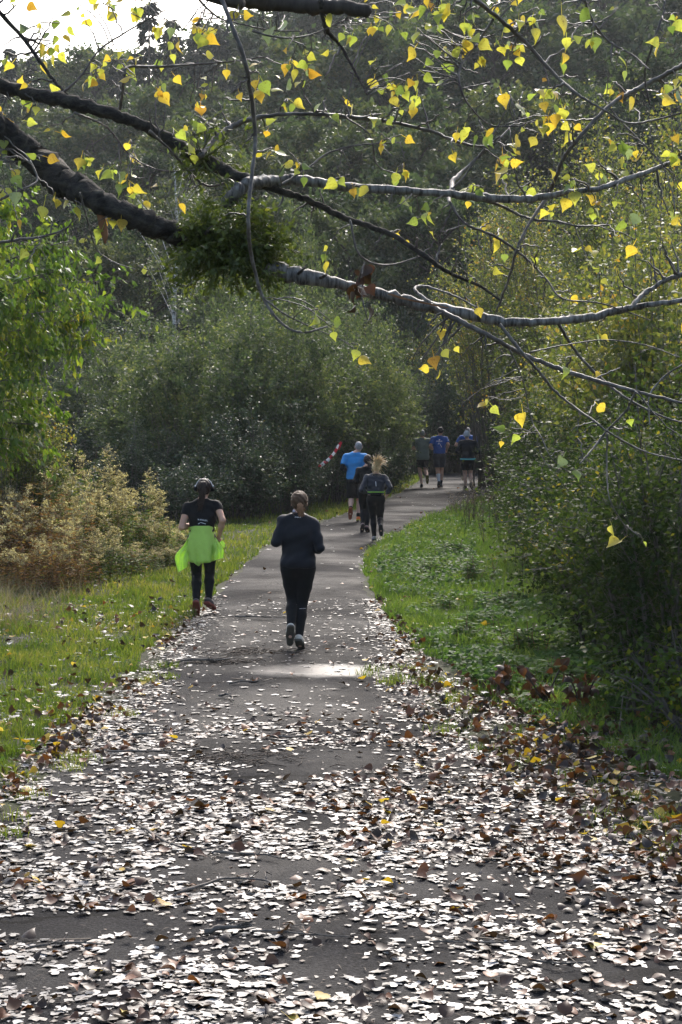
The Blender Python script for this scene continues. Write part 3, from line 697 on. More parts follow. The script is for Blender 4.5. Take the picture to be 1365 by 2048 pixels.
def ragged(t, seed):
    r = np.random.default_rng(seed); v_ = t[0].copy(); v_[4:, :2] *= 1 + r.normal(-.05, .26, (len(v_) - 4, 1)); v_[4:, 2] += r.normal(0, .02, len(v_) - 4); v_[3, 0] *= [1, .8, .93, 1][seed]; return v_, t[1]
cn = ['pale', 'brown', 'yellow']
tp = [[ragged(poplar_template(.02, .04, False), 1), ragged(poplar_template(-.03, -.04, False), 2), ragged(poplar_template(.06, -.06, False), 3)],
      [poplar_template(.55, .6, True), poplar_template(.35, -.5, False), poplar_template(-.5, .5, False)],
      [poplar_template(.3, .3, True), poplar_template(-.2, .25, False), poplar_template(.15, -.3, False)]]
# the 300 that show largest are objects of their own; the rest is one mass per colour
score = size / Y * np.where(kind == 2, 1.9, np.where(kind == 1, 1.12, 1.0)) * (np.abs(X / Y) < .185) * (Y > 7.75)
big = np.zeros(n, bool); big[np.argsort(-score)[:290]] = True
lab = {0: 'pale wet poplar leaf lying flat on the dark asphalt in front', 1: 'curled brown poplar leaf standing out of the leaf litter', 2: 'yellow poplar leaf lying among the fallen brown leaves'}
grp = {0: 'pale fallen leaves in front', 1: 'brown fallen leaves', 2: 'yellow fallen leaves'}
proto = {}
for kd in range(3):
    for tv in range(3):
        s_ = np.flatnonzero((kind == kd) & ~big & (np.arange(n) % 3 == tv))
        V, F, kf = leaf_soup(P[s_], D[s_], N[s_], size[s_], tp[kd][tv])
        proto[(kd, tv)] = [V, F, np.repeat(rl_.random(len(s_)), kf)]
for kd in range(3):
    o_ = 0; Vs = []; Fs = []; Rs = []
    for tv in range(3):
        V, F, r_2 = proto[(kd, tv)]; Vs.append(V); Fs.append(F + o_); Rs.append(r_2); o_ += len(V)
    ob = obj('leaf_litter', mesh('leaf_litter', np.vstack(Vs), np.vstack(Fs), mats[kd], rnd=np.concatenate(Rs)))
    tag(ob, ['carpet of pale wet poplar leaves on the path', 'brown withered poplar leaves scattered along the path', 'small yellow leaves dotted over grass and path'][kd], 'leaf litter', kind='stuff')
single = {}
for kd in range(3):
    for tv in range(3):
        for cv in range(4):
            tv_, tf_ = tp[kd][tv]
            single[(kd, tv, cv)] = mesh('fallen_leaf', tv_, tf_, mats[kd], rnd=np.full(len(tf_), (cv + .5) / 4 if kd != 1 else .35 + cv * .2))
for a in np.flatnonzero(big):
    ob = obj('fallen_leaf', single[(int(kind[a]), int(a % 3), int(rl_.integers(0, 4)))])
    S_ = np.cross(N[a], D[a])
    M_ = np.column_stack([D[a], S_, N[a]]) * size[a]
    ob.matrix_world = Matrix([[*M_[0], P[a, 0]], [*M_[1], P[a, 1]], [*M_[2], P[a, 2]], [0, 0, 0, 1]])
    kd = int(kind[a]); fx = 682.5 + X[a] / Y[a] * F_PX; fy = 805 + CAM_H / Y[a] * F_PX
    row = 'along the bottom edge' if fy > 1930 else ('in the front litter' if fy > 1760 else ('in the middle litter' if fy > 1560 else 'beyond the thick litter'))
    cl_ = 'far left' if fx < 270 else ('left' if fx < 540 else ('centre' if fx < 820 else ('right' if fx < 1090 else 'far right')))
    place_ = row + ', ' + cl_
    tag(ob, ['pale wet poplar leaf lying flat ', 'curled brown poplar leaf lying ', 'bright yellow poplar leaf lying '][kd] + place_, 'leaf', cn[kd] + ' fallen leaves ' + place_)
# torn leaf fragments between the whole leaves
for kd, nn, lb_ in ((0, 26000, 'torn pale leaf fragments pressed onto the path'), (1, 42000, 'dark brown leaf fragments on the path')):
    Yf = np.sqrt(rl_.uniform(6.6 ** 2, 24 ** 2, nn)); Xf = Yf * rl_.uniform(-.2, .2, nn); kp = rl_.random(nn) < np.clip(litter_density(Xf, Yf) * 1.2, .015, 1); Xf, Yf = Xf[kp], Yf[kp]; nn = len(Xf)
    of = (Xf < XL(Yf)) | (Xf > XR(Yf)); az = rl_.uniform(0, 2 * math.pi, nn)
    V, F, kf = leaf_soup(np.stack([Xf, Yf, np.where(of, ground_z(Xf, Yf) + .012, path_z(Xf, Yf) + .002) + .007 * rl_.random(nn)], -1), np.stack([np.cos(az), np.sin(az), rl_.normal(0, .05, nn)], -1), unit(rl_.normal(0, .09 + .15 * kd, (nn, 3)) + np.array([0, 0, 1])), rl_.uniform(.012, .042, nn), (LEAF4[0] * np.array([1, 1.25, .6]), LEAF4[1]))
    ob = obj('leaf_fragments', mesh('leaf_fragments', V, F, mats[kd], rnd=rl_.random(nn) * (1 if kd == 0 else .7))); tag(ob, lb_, 'leaf litter', kind='stuff')
# crumbs: leaf stalks, bits and fine twigs on the asphalt
n = 9000
Y = np.sqrt(rl_.uniform(6.6 ** 2, 26 ** 2, n)); X = Y * rl_.uniform(-.2, .2, n); keep = (X > XL(Y)) & (X < XR(Y)) & (smooth_noise(X, Y, .5, 61) + rl_.random(n) * .5 > .62); X, Y = X[keep], Y[keep]; n = len(X)
P = np.stack([X, Y, path_z(X, Y) + .006 + .012 * rl_.random(n)], -1); az = rl_.normal(0, .8, n) + math.pi * rl_.integers(0, 2, n)
V, F, kf = leaf_soup(P, np.stack([np.cos(az), np.sin(az), rl_.normal(0, .06, n)], -1), unit(rl_.normal(0, .3, (n, 3)) + np.array([0, 0, 1])), rl_.uniform(.012, .07, n), (LEAF4[0] * np.array([1, .25, 1]), LEAF4[1]))
ob = obj('debris', mesh('debris', V, F, noise_mat('debris_dark', [(.3, (.02, .015, .012)), (.7, (.09, .07, .055))], scale=9), None)); tag(ob, 'dark leaf stalks and bark crumbs strewn over the path', 'debris', kind='stuff')

# fallen twigs
def fallen_twig(pts, wpx, lab):
    Pp = np.array([gr(*p) for p in pts]); Yy = Pp[:, 1].mean()
    r = wpx * PXm(Yy) * .5
    Pp[:, 2] = path_z(Pp[:, 0], Pp[:, 1]) + r + .012 + np.abs(np.sin(np.arange(len(Pp)) * 1.9)) * .012
    Pc = catmull(Pp, 4); Pc += rl_.normal(0, r * .35, Pc.shape) * np.array([1, 1, .4])
    root = empty('fallen_twig', Pc[0]); T = Tubes(); T.add(Pc - Pc[0], np.linspace(r, r * .45, len(Pc)), k=6, rng=rl_, rough=.1); obj('stem', T.mesh('stem', m_twig), root)
    for a in (.35, .6, .8):
        T = Tubes(); q_ = Pc[int(a * (len(Pc) - 1))] - Pc[0]; T.add(np.array([q_, q_ + np.array([rl_.normal(0, .05), rl_.normal(0, .05), .02]), q_ + np.array([rl_.normal(0, .1), rl_.normal(0, .1), .015])]), [r * .5, r * .4, r * .2], k=4); obj('side_shoot', T.mesh('side_shoot', m_twig), root)
    tag(root, lab, 'twig', 'twigs fallen on the path')
for pts, wp, lb_ in [([(350, 1804), (400, 1792), (450, 1776), (500, 1777), (535, 1783), (548, 1793)], 7, 'long hooked twig lying across the bare asphalt in front'), ([(410, 1884), (450, 1880), (480, 1877), (503, 1874)], 13, 'thick short dark stick on the asphalt at the front'),
                     ([(505, 1880), (560, 1884), (620, 1890), (700, 1894)], 5, 'thin twig trailing from the thick dark stick'), ([(280, 1665), (330, 1700), (380, 1715), (430, 1712), (475, 1700)], 6, 'curved bare twig in the thick leaf litter'),
                     ([(265, 1476), (310, 1479), (350, 1474), (392, 1470)], 5, 'straight twig where the bare asphalt ends'), ([(210, 1512), (280, 1515), (340, 1514), (400, 1510)], 5, 'long straight twig in the litter behind the red-brown leaf'),
                     ([(440, 1402), (452, 1401), (462, 1405), (467, 1413)], 6, 'small hooked twig alone on bare asphalt'), ([(460, 1376), (490, 1374), (520, 1375), (545, 1369)], 4, 'thin straight twig below the dark debris'),
                     ([(335, 1335), (380, 1330), (430, 1330), (470, 1328)], 6, 'dark twig at the front of the debris heap'), ([(470, 1240), (520, 1243), (570, 1246)], 4, 'thin twig on the path near the navy runner'),
                     ([(430, 1718), (480, 1726), (530, 1728), (560, 1735)], 6, 'straight twig beside the curved bare twig'), ([(860, 1900), (940, 1905), (1010, 1903)], 5, 'twig under the leaves near the lower right'),
                     ([(1060, 1936), (1120, 1948), (1180, 1942)], 6, 'twig lying in the litter at the lower right'), ([(60, 1910), (130, 1905), (210, 1908)], 6, 'dark twig at the lower left front'), ([(540, 1484), (590, 1490), (640, 1486)], 6, 'short dark branch piece in the middle litter')]:
    fallen_twig(pts, wp, lb_)
# heaps of twig debris on the path
def heap(c0, rx, ry, n, lab):
    c_ = gr(*c0); s = PXm(c_[1]); T = Tubes()
    for a in range(n):
        q_ = np.array([c_[0] + rl_.normal(0, rx * s * .45), c_[1] + rl_.normal(0, ry * s * 3.2), 0]); an_ = rl_.normal(0, 1.1); l_ = rl_.uniform(.02, .13)
        d_ = np.array([math.cos(an_), math.sin(an_), 0]) * l_; z_ = float(path_z(q_[0], q_[1])) + .006
        T.add(np.array([q_ - d_ + [0, 0, z_], q_ + [rl_.normal(0, .01), rl_.normal(0, .01), z_ + rl_.random() * .03], q_ + d_ + [0, 0, z_ + .008]]), [.0035, .004, .002], k=3)
    ob = obj('twig_debris', T.mesh('twig_debris', noise_mat('twig_dark', [(.3, (.022, .016, .012)), (.7, (.08, .06, .045))], scale=8)), None); tag(ob, lab, 'debris', kind='stuff')
heap((495, 1310), 95, 9, 110, 'heap of dark twig debris left of the navy runner')
heap((450, 1330), 85, 5, 90, 'thin streak of twig debris on the bare asphalt')
heap((480, 1525), 150, 16, 90, 'dark twig debris in the middle of the leaf litter')

# ------------------------------------------------------------------ fallen branch with withered leaves (right verge)
def dead_branch(px, py, seed, lab, flip=1, w_=1.0):
    r_ = np.random.default_rng(seed); c_ = gr(px, py); c_[2] = float(ground_z(c_[0], c_[1])); root = empty('fallen_branch', c_)
    LP = []
    for a in range(5):
        T = Tubes(); e = np.array([flip * r_.uniform(-.45, .45) * w_, r_.uniform(-.3, .3), r_.uniform(.12, .42)]); m_ = e * .5 + np.array([0, 0, .14])
        Pb = bez(np.array([0, 0, .02]), m_, e, 7); T.add(Pb, np.linspace(.011, .004, 7), k=5); obj('stem', T.mesh('stem', m_bark), root)
        for s in range(7): LP.append(Pb[r_.integers(2, 7)] + r_.normal(0, .035, 3))
    LP = np.array(LP); LP[:, 2] = np.maximum(LP[:, 2], .04)
    for a, p in enumerate(LP):
        ob = obj('leaf', single[(1, a % 3, a % 4)], root)
        d_ = unit(r_.normal(size=3) + np.array([0, 0, -.9])); n_ = unit(np.cross(d_, r_.normal(size=3))); s_ = np.cross(n_, d_); M_ = np.column_stack([d_, s_, n_]) * r_.uniform(.07, .105)
        ob.matrix_local = Matrix([[*M_[0], p[0]], [*M_[1], p[1]], [*M_[2], p[2]], [0, 0, 0, 1]])
    tag(root, lab, 'branch', 'fallen branches on the right verge')
dead_branch(1000, 1400, 301, 'fallen branch with upright withered brown leaves at the verge edge', w_=.55)
dead_branch(1090, 1420, 302, 'fallen branch with brown leaves arching toward the hedge', w_=.9)
dead_branch(1165, 1432, 303, 'fallen branch tip with brown leaves nearest the hedge', w_=.6)

# ------------------------------------------------------------------ weeds
m_plume = leaf_mat('seed_plume', [(0, (.20, .165, .10)), (.6, (.38, .32, .205)), (1, (.56, .51, .39))], trans=.4, rough=.8, spec=.1)
m_weed = leaf_mat('weed_leaf', [(0, (.045, .085, .018)), (.45, (.085, .13, .03)), (.72, (.13, .15, .035)), (.9, (.17, .125, .04)), (1, (.22, .14, .06))], trans=.4, rough=.6, spec=.2, patch=.25)
m_rust = leaf_mat('weed_leaf_rust', [(0, (.09, .075, .025)), (.3, (.12, .07, .03)), (.6, (.20, .095, .045)), (.85, (.24, .14, .07)), (1, (.13, .14, .04))], trans=.4, rough=.7, spec=.15, patch=.15)
m_stalk = noise_mat('weed_stalk', [(.3, (.10, .055, .03)), (.7, (.22, .14, .08))], scale=9, rough=.8, bump=0)
def goldenrod(seed, ns, h, rad, leafm, plume=1.0, nl=46):
    r_ = np.random.default_rng(seed); root = empty('goldenrod_weed'); T = Tubes(); LP, LD, PP, PD = [], [], [], []
    for s in range(ns):
        b = np.array([r_.normal(0, rad * .5), r_.normal(0, rad * .5), 0]); hh = h * r_.uniform(.62, 1.08)
        t = b + np.array([r_.normal(0, .10) * hh, r_.normal(0, .12) * hh, hh]); c_ = .5 * (b + t) + np.array([0, 0, .06 * hh])
        Pb = bez(b, c_, t, 9); T.add(Pb, np.linspace(.006, .002, 9), k=4)
        tt = r_.uniform(.10, .86, nl); Q = np.array([np.interp(tt, np.linspace(0, 1, 9), Pb[:, q_]) for q_ in range(3)]).T
        az = r_.uniform(0, 2 * math.pi, nl); d_ = np.stack([np.cos(az), np.sin(az), r_.normal(-.1, .35, nl)], -1); LP.append(Q + r_.normal(0, .03, Q.shape)); LD.append(d_)
        if r_.random() < plume:
            for br in range(9):
                a_ = r_.uniform(0, 2 * math.pi); t0 = r_.uniform(.68, .98); q_ = np.array([np.interp(t0, np.linspace(0, 1, 9), Pb[:, z_]) for z_ in range(3)])
                l_ = r_.uniform(.08, .20) * (1.15 - .4 * t0); e = q_ + np.array([math.cos(a_) * l_, math.sin(a_) * l_, l_ * .55])
                T.add(np.array([q_, e]), [.002, .001], k=3)
                u_ = r_.random((26, 1)); PP.append(q_ * (1 - u_) + e * u_ + r_.normal(0, .017, (26, 3)) + np.array([0, 0, .015])); PD.append(unit(r_.normal(size=(26, 3)) + np.array([0, 0, .6])))
    obj('stem', T.mesh('stem', m_stalk), root)
    LP = np.vstack(LP); LD = np.vstack(LD); n_ = len(LP)
    V, F, kf = leaf_soup(LP, LD, unit(r_.normal(size=(n_, 3)) + np.array([0, 0, .6])), r_.uniform(.05, .115, n_), (LEAF4[0] * np.array([1, .5, 1]), LEAF4[1]))
    obj('foliage', mesh('foliage', V, F, leafm, rnd=r_.random(n_)), root)
    if PP:
        PP = np.vstack(PP); PD = np.vstack(PD); V, F, kf = leaf_soup(PP, PD, rsphere(r_, len(PP)), r_.uniform(.016, .040, len(PP)), (LEAF4[0] * np.array([1, 1.2, 1]), LEAF4[1]))
        obj('seed_plume', mesh('seed_plume', V, F, m_plume, rnd=r_.random(len(PP))), root)
    return root
gk = [goldenrod(401, 30, 1.75, .62, m_weed, plume=.7, nl=70), goldenrod(402, 34, 1.5, .68, m_weed, plume=.6, nl=65), goldenrod(403, 36, 1.55, .68, m_rust, plume=.4, nl=60), goldenrod(404, 11, 1.85, .20, m_weed, nl=60)]
GG = 'goldenrod weeds along the left verge'
done = set()
for kx, px, top, Y, s, lb_ in [(3, 222, 908, 31, 1.0, 'tallest plumed goldenrod sticking up above the others'), (3, 303, 948, 31, .85, 'plumed goldenrod with a rusty stem near the headphones runner'), (0, 110, 925, 29, 1.1, 'goldenrod with tan plumes left of the tallest one'), (0, 30, 935, 28, 1.1, 'goldenrod with tan plumes at the left edge'),
                               (1, 170, 985, 28.5, 1.05, 'bushy goldenrod in the middle of the weed bed'), (1, 240, 985, 29.5, 1.0, 'green-brown goldenrod below the tallest plume'), (1, 300, 1030, 29.5, .9, 'pale plumed goldenrod near the right end of the weed bed'), (1, 345, 1050, 30, .7, 'low goldenrod at the right end behind the lime jacket'),
                               (2, 35, 985, 26, 1.0, 'rust-red weed at the left edge'), (2, 100, 1000, 26.5, 1.0, 'rust-red weed beside the bare twigs'), (2, -20, 960, 27, 1.0, 'rust-red weed cut by the left edge'), (1, 190, 1060, 26.5, .85, 'low brown-green weed in front of the weed bed'), (1, 275, 1085, 28, .75, 'low leafy weed at the grass edge'),
                               (2, 130, 1075, 25.2, .75, 'low rusty weed in front'), (0, 70, 920, 33, 1.2, 'tan plumed goldenrod in the back row'), (1, 330, 1090, 29, .6, 'small weed next to the lime sleeve'), (2, 60, 1060, 24.6, .8, 'low rust-coloured weed above the dry grass')]:
    o = gk[kx] if kx not in done else copy_tree(gk[kx]); done.add(kx)
    p = at(px, top, Y); h0 = [1.75, 1.5, 1.55, 1.85][kx] * 1.02
    place(o, p[0], Y, s=s, sz=max(p[2] - .05, .3) / h0 * 1.07, rz=px * .7, z=float(ground_z(p[0], Y))); tag(o, lb_, 'weed', GG)
# leafy nettle plants standing in the right verge
nk = goldenrod(411, 12, .55, .22, m_nettle, plume=0, nl=34); nk.name = 'nettle_plant'
for n_, (px, py_, s, lb_) in enumerate([(790, 1118, .8, 'nettle plant nearest the path below the blonde runner'), (850, 1150, .9, 'nettle plant on the verge right of the blonde runner'), (905, 1115, 1.0, 'nettle plant under the dry stalks'), (960, 1165, 1.1, 'tall nettle plant in the middle of the verge'), (1010, 1215, 1.0, 'nettle plant at the hedge foot above the thin stalks'),
                                        (880, 1225, .8, 'nettle plant beside the leaf-lined path edge'), (950, 1285, .9, 'nettle plant above the fallen branches'), (1050, 1310, 1.0, 'nettle plant between hedge and fallen branches'), (830, 1185, .6, 'small nettle plant near the path edge'), (1120, 1370, .9, 'nettle plant nearest the camera on the verge')]):
    o = nk if n_ == 0 else copy_tree(nk); c_ = gr(px, py_); place(o, c_[0], c_[1], s=s * 1.35, sz=s * (.42 + .07 * (n_ % 4)), rz=n_ * 2.0, z=float(ground_z(c_[0], c_[1]))); tag(o, lb_, 'weed', 'nettle plants on the right verge')
# dry grass at the left edge
n = 1500
m_dry = leaf_mat('dry_grass', [(0, (.10, .08, .055)), (.6, (.22, .18, .12)), (1, (.38, .33, .25))], trans=.3, rough=.7, spec=.2)
Y = rg.uniform(20.5, 25.5, n); X = at(0, 805, 1)[0] * Y + rg.uniform(-.6, 1.0, n) * rg.random(n) ** .5 + (Y - 23) * .12
o = obj('dry_grass', blades(rg, X, Y, rg.uniform(.15, .45, n), rg.uniform(.004, .007, n), 'dry_grass', m_dry, lean=1.3)); tag(o, 'tangled grey-tan dry grass at the left edge', 'dry grass', kind='stuff')
# small bramble at foot of the weeds
for px, Y, s, lb_ in []:
    o = copy_tree(brm[0]); place(o, spot(px, Y), Y, s=s * 2.6, sz=s); tag(o, lb_, 'bush', 'low brambles on the left')
# dead brown stalks on the right verge
def stalks(seed, ns, h, rad):
    r_ = np.random.default_rng(seed); root = empty('dry_stalk_plant'); T = Tubes(); LP, LD = [], []
    for s in range(ns):
        b = np.array([r_.normal(0, rad), r_.normal(0, rad), 0]); hh = h * r_.uniform(.5, 1.08); t = b + np.array([r_.normal(0, .12) * hh, r_.normal(0, .12) * hh, hh]); Pb = bez(b, .5 * (b + t) + r_.normal(0, .02, 3), t, 7); T.add(Pb, np.linspace(.007, .002, 7), k=4)
        for br in range(10):
            q_ = Pb[r_.integers(2, 7)]; a_ = r_.uniform(0, 2 * math.pi); l_ = r_.uniform(.06, .25); e = q_ + np.array([math.cos(a_) * l_ * .6, math.sin(a_) * l_ * .6, l_]); T.add(np.array([q_, e]), [.003, .0012], k=3)
            u_ = r_.random((7, 1)); LP.append(q_ * (1 - u_) + e * u_ + r_.normal(0, .012, (7, 3))); LD.append(r_.normal(size=(7, 3)))
    obj('stem', T.mesh('stem', m_bark), root); LP = np.vstack(LP); LD = np.vstack(LD)
    V, F, kf = leaf_soup(LP, LD, rsphere(r_, len(LP)), r_.uniform(.015, .04, len(LP)), LEAF4); obj('withered_leaves', mesh('withered_leaves', V, F, leaf_mat('withered', [(0, (.05, .035, .03)), (.7, (.12, .085, .065)), (1, (.20, .17, .12))], trans=.25), rnd=r_.random(len(LP))), root)
    return root
sk = stalks(501, 14, 1.15, .28)
for n_, (px, top, Y, lb_) in enumerate([(965, 955, 38, 'dark brown dry stalks beside the path right of the far runners'), (1010, 925, 36, 'dry stalks behind the grass on the right verge'), (1055, 925, 32, 'tallest brown dry stalks in front of the hedge'), (1005, 985, 32, 'pinkish dry stalks at the grass edge'), (1085, 980, 28, 'dry stalks at the hedge foot'), (1120, 1040, 24, 'thin dry stalks rising from the nettles'), (930, 985, 42, 'dry stalks nearest the path bend')]):
    o = sk if n_ == 0 else copy_tree(sk); p = at(px, top, Y); zz = float(ground_z(p[0], Y)); place(o, p[0], Y, s=.9, sz=max(p[2] - zz, .4) / 1.2, rz=n_ * 1.1, z=zz); tag(o, lb_, 'weed', 'dry stalks on the right verge')
# ------------------------------------------------------------------ poplar reaching over the path
m_moss = noise_mat('bark_mossy', [(.30, (.016, .014, .012)), (.48, (.042, .036, .030)), (.62, (.075, .066, .052)), (.72, (.055, .062, .018)), (.85, (.085, .10, .025))], scale=34, rough=.9, bump=1.0, stretch=(.45, 1, 1), bdist=.035)
m_silver = noise_mat('bark_silver', [(.38, (.028, .024, .02)), (.48, (.11, .10, .088)), (.62, (.20, .19, .172)), (.8, (.30, .285, .262))], scale=24, rough=.6, bump=.4, stretch=(2.2, .5, .5), bdist=.006, spec=.4)
m_wood = noise_mat('bare_wood', [(.3, (.16, .07, .03)), (.7, (.34, .17, .08))], scale=14, rough=.7, bump=.4, stretch=(1, 1, .2))
m_ptwig = noise_mat('bark_twig', [(.3, (.028, .023, .019)), (.52, (.085, .073, .062)), (.78, (.22, .205, .185))], scale=16, rough=.55, bump=.2, spec=.45)
def poplar_leaf_mat():
    m = leaf_mat('poplar_leaf', [(0, (.34, .17, .04)), (.12, (.50, .32, .05)), (.32, (.56, .44, .08)), (.52, (.46, .45, .10)), (.74, (.28, .35, .09)), (.92, (.11, .17, .05)), (1, (.26, .30, .25))], trans=.52, rough=.34, spec=.5, tgain=1.25)
    n = m.node_tree.nodes; l = m.node_tree.links
    r = [x for x in n if x.type == 'VALTORGB'][0]
    tc = n.new('ShaderNodeTexCoord'); nz = n.new('ShaderNodeTexNoise'); nz.inputs['Scale'].default_value = 5.5; nz.inputs['Detail'].default_value = 5; nz.inputs['Roughness'].default_value = .7
    oi = n.new('ShaderNodeObjectInfo'); ad = n.new('ShaderNodeVectorMath'); ad.operation = 'ADD'
    sc_ = n.new('ShaderNodeVectorMath'); sc_.operation = 'SCALE'; sc_.inputs[3].default_value = 40
    cb_ = n.new('ShaderNodeCombineXYZ'); l.new(oi.outputs['Random'], cb_.inputs[0]); l.new(oi.outputs['Random'], cb_.inputs[2]); l.new(cb_.outputs[0], sc_.inputs[0])
    l.new(tc.outputs['Object'], ad.inputs[0]); l.new(sc_.outputs[0], ad.inputs[1]); l.new(ad.outputs[0], nz.inputs['Vector'])
    sp = ramp(n, [(.52, (1, 1, 1)), (.60, (.80, .72, .5)), (.70, (.36, .20, .10))]); l.new(nz.outputs['Fac'], sp.inputs[0])
    mu = n.new('ShaderNodeMix'); mu.data_type = 'RGBA'; mu.blend_type = 'MULTIPLY'; mu.inputs[0].default_value = .8
    tg = [(k_.to_socket) for k_ in r.outputs[0].links]
    l.new(r.outputs[0], mu.inputs[6]); l.new(sp.outputs[0], mu.inputs[7])
    for s_ in tg: l.new(mu.outputs[2], s_)
    return m
m_pleaf = poplar_leaf_mat()
rp = np.random.default_rng(900)
YP = 8.7
TRX, TRY = -3.75, 8.9
pop = empty('poplar_tree', (TRX, TRY, 0)); tag(pop, 'poplar with mossy limbs and yellow autumn leaves reaching over the path', 'tree')
ORG = np.array([TRX, TRY, 0.0])
T = Tubes(); tp_ = catmull(np.array([[0, 0, -.3, .42], [.05, .02, .6, .30], [.02, 0, 2.5, .26], [-.08, .05, 4.6, .23], [.05, 0, 7, .17], [0, .1, 10, .09]]), 6)
T.add(tp_[:, :3], tp_[:, 3], k=14, rng=rp, rough=.05); obj('trunk', T.mesh('trunk', m_moss), pop)
SAMP = []      # points on the traced branches that twigs can leave from
def branch(name, pts, mat, Y0=YP, Y1=None, k=8, rough=.05, start=None, wob=.25, samp=True, lab=None):
    """pts: (px, py, width px); distances run from Y0 to Y1"""
    Y1 = Y0 if Y1 is None else Y1
    A = np.array(pts, dtype=float); Ys = np.linspace(Y0, Y1, len(A)) + .10 * np.sin(np.arange(len(A)) * 1.3 + len(A))
    W = np.array([[*at(a[0], a[1], y_), a[2] * y_ / F_PX * .5] for a, y_ in zip(A, Ys)])
    if start is not None: W = np.vstack([np.array(start), W])
    C = catmull(W, 9)
    C[:, :3] += np.cumsum(rp.normal(0, 1, (len(C), 3)), 0) * 0 + rp.normal(0, 1, (len(C), 3)) * (C[:, 3] * wob * .5)[:, None]
    lump = np.interp(np.arange(len(C)), np.arange(0, len(C) + 8, 8), 1 + rp.normal(0, .08, len(np.arange(0, len(C) + 8, 8)))); kn_ = rp.random(len(C)) < .03; lump[kn_] *= rp.uniform(1.1, 1.3, kn_.sum())
    C[:, 3] *= lump * (.92 if C[:, 3].max() > .025 else .8)
    T = Tubes(); T.add(C[:, :3] - ORG, C[:, 3], k=k, rng=rp, rough=rough)
    o = obj(name, T.mesh(name, mat), pop)
    if lab: o['label'] = lab
    if samp: SAMP.extend([(*c_[:3], c_[3]) for c_ in C])
    return o
branch('limb', [(-160, 150, 70), (-60, 232, 66), (0, 262, 64), (60, 308, 60), (130, 363, 56), (200, 402, 52), (270, 434, 48), (340, 464, 46), (400, 487, 42), (470, 512, 36)], m_moss, 8.75, 8.65, k=14, rough=.07, start=(TRX, TRY, 4.75, .17), lab='thick dark mossy limb', samp=False)
branch('branch', [(440, 500, 36), (500, 522, 33), (560, 543, 30), (640, 560, 29), (720, 578, 27), (820, 603, 24), (920, 626, 23), (1000, 641, 22), (1080, 644, 20), (1160, 637, 18), (1230, 622, 16), (1290, 611, 13), (1365, 600, 11), (1470, 580, 8)], m_silver, 8.65, 8.9, k=10, lab='silver-grey banded branch')
branch('limb', [(-120, 138, 40), (-40, 160, 34), (0, 170, 32), (70, 190, 30), (150, 206, 28), (250, 236, 27), (320, 268, 27), (380, 308, 28), (430, 332, 25), (490, 356, 22), (545, 376, 17), (620, 402, 15), (700, 440, 14), (780, 468, 12), (850, 512, 10), (900, 546, 8), (960, 572, 6), (1000, 600, 5)], m_moss, 8.95, 8.8, k=10, start=(TRX, TRY, 4.95, .12), lab='slimmer dark limb above the thick one')
branch('branch', [(455, 405, 30), (480, 378, 28), (515, 364, 25), (560, 361, 23), (620, 362, 21), (700, 374, 20), (800, 382, 19), (900, 388, 17), (980, 396, 16), (1060, 398, 15), (1130, 386, 13), (1200, 376, 12), (1260, 356, 11), (1320, 334, 9), (1380, 310, 8), (1450, 285, 6)], m_silver, 8.7, 9.0, k=10)
branch('branch', [(400, 312, 16), (430, 278, 15), (480, 246, 13), (540, 231, 11), (620, 228, 10), (700, 234, 10), (780, 244, 9), (860, 262, 8), (920, 285, 7), (975, 292, 6), (1010, 266, 5), (1040, 236, 4)], m_ptwig, 8.85, 9.2)
branch('branch', [(905, 382, 12), (907, 362, 12), (935, 335, 9), (975, 295, 7), (1000, 272, 5)], m_silver, 8.95, 9.1)
branch('branch', [(-30, -10, 12), (0, 25, 11), (50, 80, 10), (100, 150, 9), (130, 185, 8), (150, 206, 7)], m_moss, 9.0)
branch('branch', [(238, 232, 9), (244, 190, 8), (250, 150, 7), (258, 134, 6), (320, 133, 6), (400, 128, 5), (480, 121, 4), (540, 112, 3)], m_ptwig, 8.95, 9.0)
branch('branch', [(120, 190, 8), (160, 155, 6), (200, 100, 5), (260, 60, 4), (330, 20, 3)], m_ptwig, 8.95, 8.8)
branch('branch', [(425, -60, 12), (445, 0, 12), (468, 60, 11), (490, 122, 11), (504, 200, 11), (511, 280, 10), (505, 345, 10), (498, 415, 10), (498, 470, 9), (505, 520, 9), (527, 596, 8), (563, 646, 7), (605, 665, 6), (655, 653, 5)], m_ptwig, 8.2, 8.35, lab='long whip-like twig hanging down past the mistletoe', rough=.03, wob=.1)
branch('branch', [(527, 596, 5), (570, 628, 4), (625, 655, 3), (690, 683, 3)], m_ptwig, 8.33)
branch('branch', [(930, -25, 11), (952, 0, 11), (993, 32, 10), (1050, 83, 10), (1106, 145, 9), (1157, 190, 8), (1209, 220, 6), (1255, 246, 5), (1310, 240, 5), (1375, 222, 4)], m_ptwig, 8.6, 8.8)
branch('branch', [(988, 36, 7), (952, 92, 6), (922, 133, 6), (921, 174, 5), (942, 215, 5), (983, 250, 4), (1044, 252, 4)], m_ptwig, 8.6)
branch('branch', [(1400, 112, 14), (1337, 146, 13), (1270, 181, 12), (1219, 211, 11), (1157, 278, 11), (1126, 320, 10), (1101, 384, 9), (1085, 408, 8), (1055, 454, 7), (1034, 500, 7), (1019, 555, 6), (993, 624, 6)], m_ptwig, 9.1, 8.95)
branch('branch', [(942, 390, 9), (1003, 412, 8), (1055, 436, 7), (1116, 443, 6), (1157, 452, 5), (1220, 450, 4)], m_ptwig, 8.95)
branch('branch', [(898, 394, 9), (903, 410, 8), (932, 448, 7), (993, 474, 7), (1050, 515, 6), (1091, 556, 6), (1126, 597, 5), (1203, 607, 4), (1300, 640, 3)], m_ptwig, 8.9)
